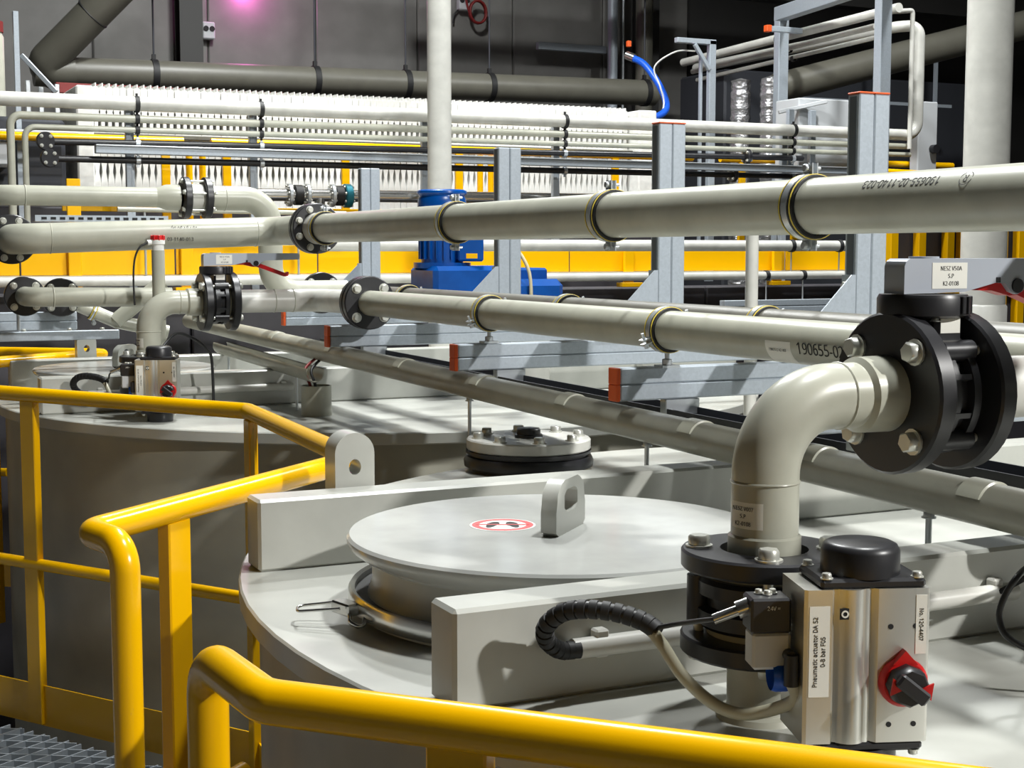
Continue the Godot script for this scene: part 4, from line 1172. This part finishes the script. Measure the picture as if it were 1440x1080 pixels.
func filter_press() -> void:
	var x0 := 1.70
	var x1 := 5.78
	var n := 90
	var dx := (x1 - x0) / n
	var hw := dx * 0.5
	var t := thing("filter_press", "long filter press with a row of upright white plates", "filter press", V(3.7, 1.2, -10.3))
	# one plate seen from its edge: narrow waist at the bottom, notches higher up
	var pf := []
	var rt := [[1.88, 0.97], [2.04, 0.96], [2.07, 0.85], [2.09, 0.7], [2.12, 0.5], [2.15, 0.62], [2.19, 0.92], [2.385, 0.9], [2.4, 0.5], [2.465, 0.5], [2.475, 0.9], [2.5, 0.93], [2.512, 0.7], [2.53, 0.95], [2.55, 0.3], [2.575, 0.95], [2.672, 0.97], [2.68, 0.5], [2.68, 0.22], [2.704, 0.2]]
	for q in rt:
		pf.append(Vector2(hw * q[1], q[0] - 2.3))
	for k in range(rt.size() - 1, -1, -1):
		var q = rt[k]
		pf.append(Vector2(-hw * (q[1] if k != 14 else 0.95), q[0] - 2.3))
	var pm := MB.new().prism(pf, 0.7, Transform3D()).mesh()
	for k in n:
		var x := x0 + (k + 0.5) * dx
		inst(t, "filter_plate", pm, M.plate, Transform3D(Basis(), V(x, 2.3, -10.36 + rng.randf_range(-0.006, 0.006))))
	add(t, "end_plate", MB.new().box(V(x0 - 0.07, 2.3, -10.3), V(0.11, 0.74, 0.85), 0.01), M.plate)
	add(t, "end_plate", MB.new().box(V(x1 + 0.1, 2.35, -10.3), V(0.16, 0.66, 0.85), 0.01), M.plate)
	add(t, "top_rail", MB.new().box(V(3.75, 2.72, -10.66), V(4.4, 0.07, 0.2), 0.005), M.darkred)
	add(t, "side_beam", MB.new().box(V(3.75, 2.36, -9.99), V(4.4, 0.03, 0.04), 0.004), M.duct)
	add(t, "bed", MB.new().box(V(3.6, 1.55, -10.3), V(5.2, 0.66, 0.9), 0.01), M.machine)
	add(t, "drive_housing", MB.new().box(V(1.15, 2.2, -10.2), V(0.7, 0.5, 0.7), 0.03), M.darksteel)
	add(t, "drive_cover", MB.new().box(V(1.25, 2.32, -9.72), V(0.62, 0.07, 0.12), 0.01), M.cabinet)
	for q in [[1.28, 0.05], [1.36, 0.025], [1.46, 0.04]]:
		add(t, "sensor_bracket", MB.new().box(V(q[0], 2.45 + q[1] + 0.08, -9.9), V(0.03, 0.16 + q[1], 0.03), 0.004), M.zinc)
	add(t, "drive_cover", MB.new().box(V(0.98, 2.2, -9.74), V(0.34, 0.16, 0.1), 0.02), M.cabinet)

func yellow_structure() -> void:
	# platform girder with plates, and the guardrail standing on it
	var t := thing("platform_girder", "long yellow girder of the filter press platform", "girder", V(4.2, 1.46, -8.5))
	for k in 8:
		var x := 0.6 + k * 0.86
		add(t, "girder_plate", MB.new().box(V(x, 1.545, -8.5), V(0.85, 0.17, 0.012), 0.002), M.yellow)
	add(t, "flange_strip", MB.new().box(V(3.7, 1.452, -8.47), V(7.0, 0.012, 0.12)), M.beige)
	for x in [1.32, 1.95, 3.6, 4.9, 6.1]:
		add(t, "bracket", MB.new().box(V(x, 1.5, -8.47), V(0.07, 0.26, 0.03), 0.003), M.yellow)
		add(t, "foot_plate", MB.new().box(V(x, 1.372, -8.45), V(0.16, 0.03, 0.08), 0.003), M.yellow)
	# dark trough under the girder
	t = thing("drip_trough", "dark grey machine skirt below the yellow girder", "machine", V(4.0, -2.2, -8.8))
	for k in 7:
		add(t, "skirt_panel", MB.new().box(V(0.2 + k * 1.2, -0.4, -8.75), V(1.19, 3.5, 0.3), 0.01), M.machine)
	var g := thing("platform_railing", "yellow railing with flat posts before the folded white plates", "railing", V(4.0, 1.5, -9.55))
	add(g, "handrail", MB.new().tube([V(-0.5, 2.3, -9.5), V(2.18, 2.3, -9.5)], 0.027, 14), M.yellow)
	add(g, "handrail", MB.new().tube([V(2.36, 2.3, -9.5), V(6.05, 2.3, -9.5)], 0.027, 14), M.yellow)
	add(g, "handrail", MB.new().tube([V(6.3, 2.3, -9.5), V(8.6, 2.3, -9.5)], 0.027, 14), M.yellow)
	for x in [2.063, 2.461, 3.277, 4.117, 5.376, 6.5, 7.0]:
		add(g, "post", MB.new().box(V(x, 1.9, -9.5), V(0.055, 0.8, 0.03), 0.003), M.yellow)
	for x in [2.215, 2.302, 4.281, 4.364]:
		add(g, "post", MB.new().tube([V(x, 1.5, -9.5), V(x, 2.27, -9.5)], 0.022, 14), M.yellow)
	add(g, "knee_rail", MB.new().box(V(4.2, 1.86, -9.42), V(5.6, 0.035, 0.03), 0.003), M.yellow)
	t = thing("yellow_post", "short yellow post behind the black flanges at far left", "post", V(1.28, 1.5, -8.6))
	add(t, "upright", MB.new().box(V(1.33, 1.68, -8.52), V(0.075, 0.64, 0.03), 0.003), M.yellow)
	# yellow machine frame on the right
	t = thing("machine_frame", "yellow machine guard frame at the right, behind the thick duct", "frame", V(6.5, -2.2, -7.0))
	for x in [6.05, 6.27, 6.5, 6.62, 6.95, 7.1, 7.5]:
		add(t, "upright", MB.new().box(V(x, 1.4, -7.2), V(0.06, 0.9, 0.06), 0.004), M.yellow)
	for y in [1.47, 1.85]:
		add(t, "cross_bar", MB.new().box(V(6.8, y - 0.3 * (1.85 - y), -7.2), V(1.6, 0.09, 0.05), 0.004), M.yellow)
	add(t, "dark_panel", MB.new().box(V(6.9, -0.15, -7.29), V(2.2, 4.1, 0.1), 0.01), M.machine)
	t = thing("bent_handrail", "yellow handrail with bent ends at right, above the thick pipe", "railing", V(7.6, 1.5, -8.6))
	add(t, "handrail", MB.new().tube(bend([V(7.2, 2.2, -8.9), V(7.85, 2.19, -8.9), V(7.9, 2.1, -8.9)], 0.04, 5), 0.024, 12), M.yellow)
	add(t, "handrail", MB.new().tube(bend([V(8.0, 2.08, -8.9), V(8.04, 2.18, -8.9), V(10.5, 2.2, -8.9)], 0.04, 5), 0.024, 12), M.yellow)
	for x in [7.4, 8.4]:
		add(t, "post", MB.new().box(V(x, 1.8, -8.92), V(0.05, 0.75, 0.03), 0.003), M.yellow)

func wall_things() -> void:
	var ex := Vector3.RIGHT
	# ventilation duct along the wall
	var t := thing("ventilation_duct", "long thick grey duct along the back wall with black clamps", "duct", V(1.7, 3.0, -12.0))
	add(t, "pipe", MB.new().tube([V(1.6, 2.99, -12.0), V(7.2, 3.075, -12.0)], 0.118, 32), M.duct)
	add(t, "elbow_pipe", MB.new().tube(bend([V(1.9, 2.995, -12.0), V(1.62, 2.99, -12.0), V(2.3, 3.72, -11.6), V(2.7, 4.15, -11.4)], 0.1, 8), 0.135, 32), M.duct)
	ring(t, "joint", V(2.02, 3.42, -11.77), V(0.68, 0.73, 0.4), 0.135, 0.008, 0.02, M.rubber)
	ring(t, "joint", V(2.33, 3.75, -11.59), V(0.68, 0.73, 0.4), 0.135, 0.008, 0.02, M.rubber)
	for x in [2.53, 3.88, 4.7, 5.5, 7.1]:
		var y: float = 2.99 + (x - 1.6) * 0.0152
		var c := MB.new().lathe([Vector2(0.118, -0.025), Vector2(0.127, -0.025), Vector2(0.127, 0.025), Vector2(0.118, 0.025)], axf(V(x, y, -12.0), ex), 28)
		c.box(V(x, y + 0.145, -12.0), V(0.03, 0.04, 0.03))
		add(t, "duct_clamp", c, M.rubber)
		add(t, "hanger_rod", MB.new().tube([V(x, y + 0.15, -12.0), V(x, 7.5, -12.0)], 0.008, 8), M.darksteel)
	# sockets on the wall
	for q in [[3.22, 3.53, "grey double socket box on the wall left of the middle duct"], [5.68, 3.95, "grey double socket box on the wall beside the coiled red hose"]]:
		t = thing("socket_box", q[2], "socket", V(q[0], q[1] - 0.07, -13.0), "wall sockets")
		add(t, "housing", MB.new().box(V(q[0], q[1], -12.99), V(0.11, 0.15, 0.08), 0.01), M.cabinet)
		for s in [-1.0, 1.0]:
			add(t, "outlet", MB.new().lathe([Vector2(0.024, 0), Vector2(0.024, 0.006), Vector2(0, 0.006)], axf(V(q[0] + s * 0.027, q[1] + 0.015, -12.95), Vector3.BACK), 16), M.ink)
		add(t, "cable", MB.new().tube(spline([V(q[0] - 0.05, q[1] - 0.07, -13.0), V(q[0] - 0.09, q[1] - 0.12, -13.0), V(q[0] - 0.1, q[1] - 0.2, -13.0)], 5), 0.008, 8), M.cable)
	t = thing("hose_coil", "coiled dark red hose hanging on the wall", "hose", V(5.8, 3.8, -12.95))
	var pts := []
	for k in 60:
		var a := k * TAU / 20.0
		pts.append(V(5.8 + cos(a) * 0.085, 3.86 + sin(a) * 0.105, -12.93 + k * 0.0006))
	add(t, "hose", MB.new().tube(pts, 0.012, 10), M.redhose)
	add(t, "hose_end", MB.new().tube(spline([V(5.715, 3.86, -12.93), V(5.68, 4.0, -12.93), V(5.69, 4.2, -12.93)], 4), 0.012, 8), M.redhose)
	# pink lamp on the wall above the frame
	t = thing("pink_lamp", "small pink wall lamp glowing at the top edge", "lamp", V(3.57, 3.98, -12.95))
	add(t, "housing", MB.new().box(V(3.57, 4.0, -12.98), V(0.3, 0.1, 0.08), 0.01), M.darksteel)
	add(t, "tube", MB.new().tube([V(3.45, 3.93, -12.93), V(3.69, 3.93, -12.93)], 0.02, 12), M.pink_glow)
	var l := OmniLight3D.new()
	l.name = "light"
	l.light_color = Color(1.0, 0.42, 0.85)
	l.light_energy = 0.2
	l.omni_range = 20.0
	l.omni_attenuation = 2.0
	l.light_size = 0.05
	l.shadow_enabled = true
	t.add_child(l)
	l.position = V(0, -0.08, 0.06)
	# strut and brace at upper left
	t = thing("brace_frame", "slim galvanised upright with a slanting brace at upper left", "strut", V(1.24, 2.6, -10.1))
	add(t, "upright", MB.new().box(V(1.205, 2.18, -9.8), V(0.034, 1.84, 0.034), 0.003), M.galv)
	add(t, "brace", MB.new().beam(V(1.235, 2.83, -9.8), V(1.43, 2.6, -9.72), 0.03, 0.03, 0.003), M.galv)
	t = thing("capped_cylinder", "pale cylinder with a red cap cut by the left edge", "tank", V(1.1, 2.45, -10.3))
	add(t, "body", MB.new().lathe([Vector2(0.09, 2.45), Vector2(0.09, 3.0), Vector2(0.08, 3.02), Vector2(0.08, 3.04)], Transform3D(Basis(), V(1.1, 0, -10.3)), 20), M.pvc)
	add(t, "cap", MB.new().lathe([Vector2(0.088, 3.03), Vector2(0.088, 3.1), Vector2(0, 3.11)], Transform3D(Basis(), V(1.1, 0, -10.3)), 20), M.darkred)

func right_background() -> void:
	var t: Node3D
	# upright ducts at the wall
	t = thing("wall_duct", "slim galvanised upright pipe at the wall right of the middle", "pipe", V(7.15, 0, -12.7))
	add(t, "pipe", MB.new().tube([V(7.15, 1.2, -12.7), V(7.15, 7.0, -12.7)], 0.05, 16), M.galv)
	add(t, "side_tube", MB.new().tube([V(7.27, 1.2, -12.7), V(7.27, 7.0, -12.7)], 0.012, 10), M.zinc)
	t = thing("wall_duct", "wider grey upright duct at the wall beside the blue hose", "duct", V(7.42, 0, -12.6))
	add(t, "pipe", MB.new().tube([V(7.45, 1.2, -12.6), V(7.45, 7.0, -12.6)], 0.085, 20), M.duct)
	t = thing("wall_strut", "horizontal galvanised strut on the back wall above the duct", "strut", V(6.4, 3.5, -12.8))
	add(t, "channel", MB.new().box(V(6.75, 3.565, -12.8), V(0.75, 0.07, 0.06), 0.004), M.galv)
	# blue hose
	t = thing("blue_hose", "bright blue hose curving down beside the end of the duct", "hose", V(6.1, 3.18, -10.6))
	add(t, "hose", MB.new().tube(spline([V(6.117, 3.186, -10.594), V(6.174, 3.115, -10.448), V(6.219, 2.95, -10.297), V(6.222, 2.786, -10.173), V(6.151, 2.69, -10.093), V(5.985, 2.625, -10.045)], 6), 0.028, 14), M.bluehose)
	add(t, "coupling", MB.new().tube([V(6.1, 3.2, -10.6), V(6.14, 3.17, -10.54)], 0.035, 12), M.steel)
	add(t, "orange_cap", MB.new().box(V(6.117, 3.29, -10.594), V(0.035, 0.05, 0.035), 0.005), M.orange)
	# gallows frame with cable
	t = thing("gallows_frame", "galvanised gallows-shaped frame with corner brace and white cable", "frame", V(6.45, 1.5, -9.9))
	add(t, "upright", MB.new().box(V(6.47, 2.3, -9.9), V(0.06, 1.9, 0.05), 0.004), M.galv)
	add(t, "upright", MB.new().box(V(6.39, 2.28, -9.93), V(0.02, 1.74, 0.03), 0.002), M.galv)
	add(t, "arm", MB.new().box(V(6.32, 3.235, -9.9), V(0.36, 0.04, 0.05), 0.004), M.galv)
	add(t, "brace", MB.new().beam(V(6.3, 3.21, -9.88), V(6.44, 3.02, -9.88), 0.03, 0.03, 0.003), M.galv)
	add(t, "cable", MB.new().tube(spline([V(6.32, 3.16, -9.9), V(6.2, 3.16, -10.0), V(6.07, 3.05, -10.1), V(6.12, 2.9, -10.1), V(6.17, 2.78, -10.12), V(6.14, 2.68, -10.1)], 6), 0.007, 6), M.white)
	# pipe rack frame with orange caps
	t = thing("pipe_rack", "large galvanised frame at upper right carrying pale pipes", "frame", V(7.2, 1.2, -9.4))
	add(t, "upright", MB.new().box(V(6.98, 2.3, -9.68), V(0.094, 2.3, 0.075), 0.005), M.galv)
	add(t, "upright", MB.new().box(V(6.57, 2.5, -7.96), V(0.094, 2.7, 0.075), 0.005), M.galv)
	add(t, "top_beam", MB.new().beam(V(6.98, 3.46, -9.72), V(6.55, 3.42, -7.7), 0.085, 0.11, 0.005), M.galv)
	add(t, "end_cap", MB.new().box(V(6.58, 3.27, -9.3), V(0.045, 0.05, 0.05), 0.004), M.orange)
	add(t, "cross_arm", MB.new().box(V(6.74, 3.27, -9.3), V(0.3, 0.04, 0.04), 0.003), M.galv)
	var zp := [[7.15, 3.297, 0.035], [7.25, 3.222, 0.024], [7.3, 3.15, 0.018]]
	for i in 3:
		var q = zp[i]
		t = thing("rack_line", "pale pipe in the upper right rack, " + ["uppermost of three", "middle of three", "thinnest of three"][i], "pipe", V(q[0], q[1], -10.4), "pipes of the upper right rack")
		add(t, "pipe", MB.new().tube([V(q[0], q[1] - 0.01, -11.4), V(q[0], q[1] + 0.05, [-8.49, -8.87, -8.92][i])], q[2], 16), M.pvc_light)
		add(t, "pipe_clamp", MB.new().lathe([Vector2(q[2], -0.015), Vector2(q[2] + 0.008, -0.015), Vector2(q[2] + 0.008, 0.015), Vector2(q[2], 0.015)], axf(V(q[0], q[1] + 0.012, -9.95), Vector3.BACK), 16), M.rubber)
	t = thing("riser_line", "slim pale upright pipe beside the large pipe loop at right", "pipe", V(7.45, 2.2, -9.0))
	add(t, "pipe", MB.new().tube(bend([V(7.67, 2.38, -8.95), V(7.67, 3.43, -8.95), V(7.4, 3.4, -8.95)], 0.02, 3), 0.018, 14), M.pvc_light)
	# foil-wrapped pipes
	for i in 2:
		var x: float = [7.23, 7.36][i]
		var zz: float = [-10.6, -10.35][i]
		t = thing("insulated_pipe", "crinkled silver foil-wrapped pipe, " + ["left of the pair", "right of the pair"][i], "pipe", V(x, 1.5, zz), "foil-wrapped pipes")
		var pr := []
		for k in 46:
			pr.append(Vector2(0.085 + rng.randf_range(-0.008, 0.006), -2.2 + k * 0.02 if k < 2 else 2.1 + k * 0.021))
		pr.append(Vector2(0, 3.07))
		add(t, "insulation", MB.new().lathe(pr, Transform3D(Basis(), V(x, 0, zz)), 15), M.foil)
	# cabinets
	t = thing("control_cabinet", "light grey control cabinet under a slanting hood, right of the foil pipes", "cabinet", V(6.85, 1.5, -9.05))
	add(t, "body", MB.new().box(V(7.02, 2.25, -9.3), V(0.5, 1.0, 0.3), 0.008), M.cabinet)
	add(t, "hood", MB.new().beam(V(6.62, 2.64, -9.2), V(6.95, 2.72, -9.05), 0.06, 0.03, 0.004), M.cabinet)
	for x in [6.64, 6.84]:
		add(t, "post", MB.new().box(V(x, 2.2, -9.08), V(0.05, 0.9, 0.04), 0.003), M.galv)
	t = thing("panel_board", "pale grey panel with a black knob left of the thick duct", "panel", V(8.2, 2.0, -9.5))
	add(t, "board", MB.new().box(V(8.2, 2.45, -9.4), V(0.2, 0.7, 0.1), 0.008), M.cabinet)
	add(t, "knob", MB.new().tube([V(8.25, 2.42, -9.35), V(8.25, 2.42, -9.3)], 0.035, 16), M.black)
	# dark plant behind
	t = thing("dark_machine", "dark machine housing in the unlit area at right", "machine", V(9.5, -2.2, -12.0))
	add(t, "body", MB.new().box(V(9.6, 0.6, -12.1), V(3.6, 5.4, 0.8), 0.02), M.darksteel)
	t = thing("grey_duct", "horizontal grey duct in the shade at upper right", "duct", V(8.5, 3.2, -10.0))
	add(t, "pipe", MB.new().tube([V(7.6, 3.0, -10.6), V(11.0, 3.9, -10.0)], 0.13, 24), M.duct)
	t = thing("grey_box", "dark grey housing left of the gallows frame", "machine", V(6.2, 1.5, -10.8))
	add(t, "body", MB.new().box(V(6.25, 0.27, -10.9), V(0.5, 4.94, 0.3), 0.01), M.duct)
	t = thing("window_frame", "slim white window bars at right beside the thick duct", "frame", V(9.0, 2.5, -11.0))
	for q in [[9.2, 0.75, 0.03, 5.9], [9.9, 0.75, 0.03, 5.9]]:
		add(t, "bar", MB.new().box(V(q[0], q[1], -11.2), V(q[2], q[3], 0.03)), M.galv)
	add(t, "bar", MB.new().box(V(9.2, 3.0, -11.2), V(1.8, 0.03, 0.03)), M.galv)
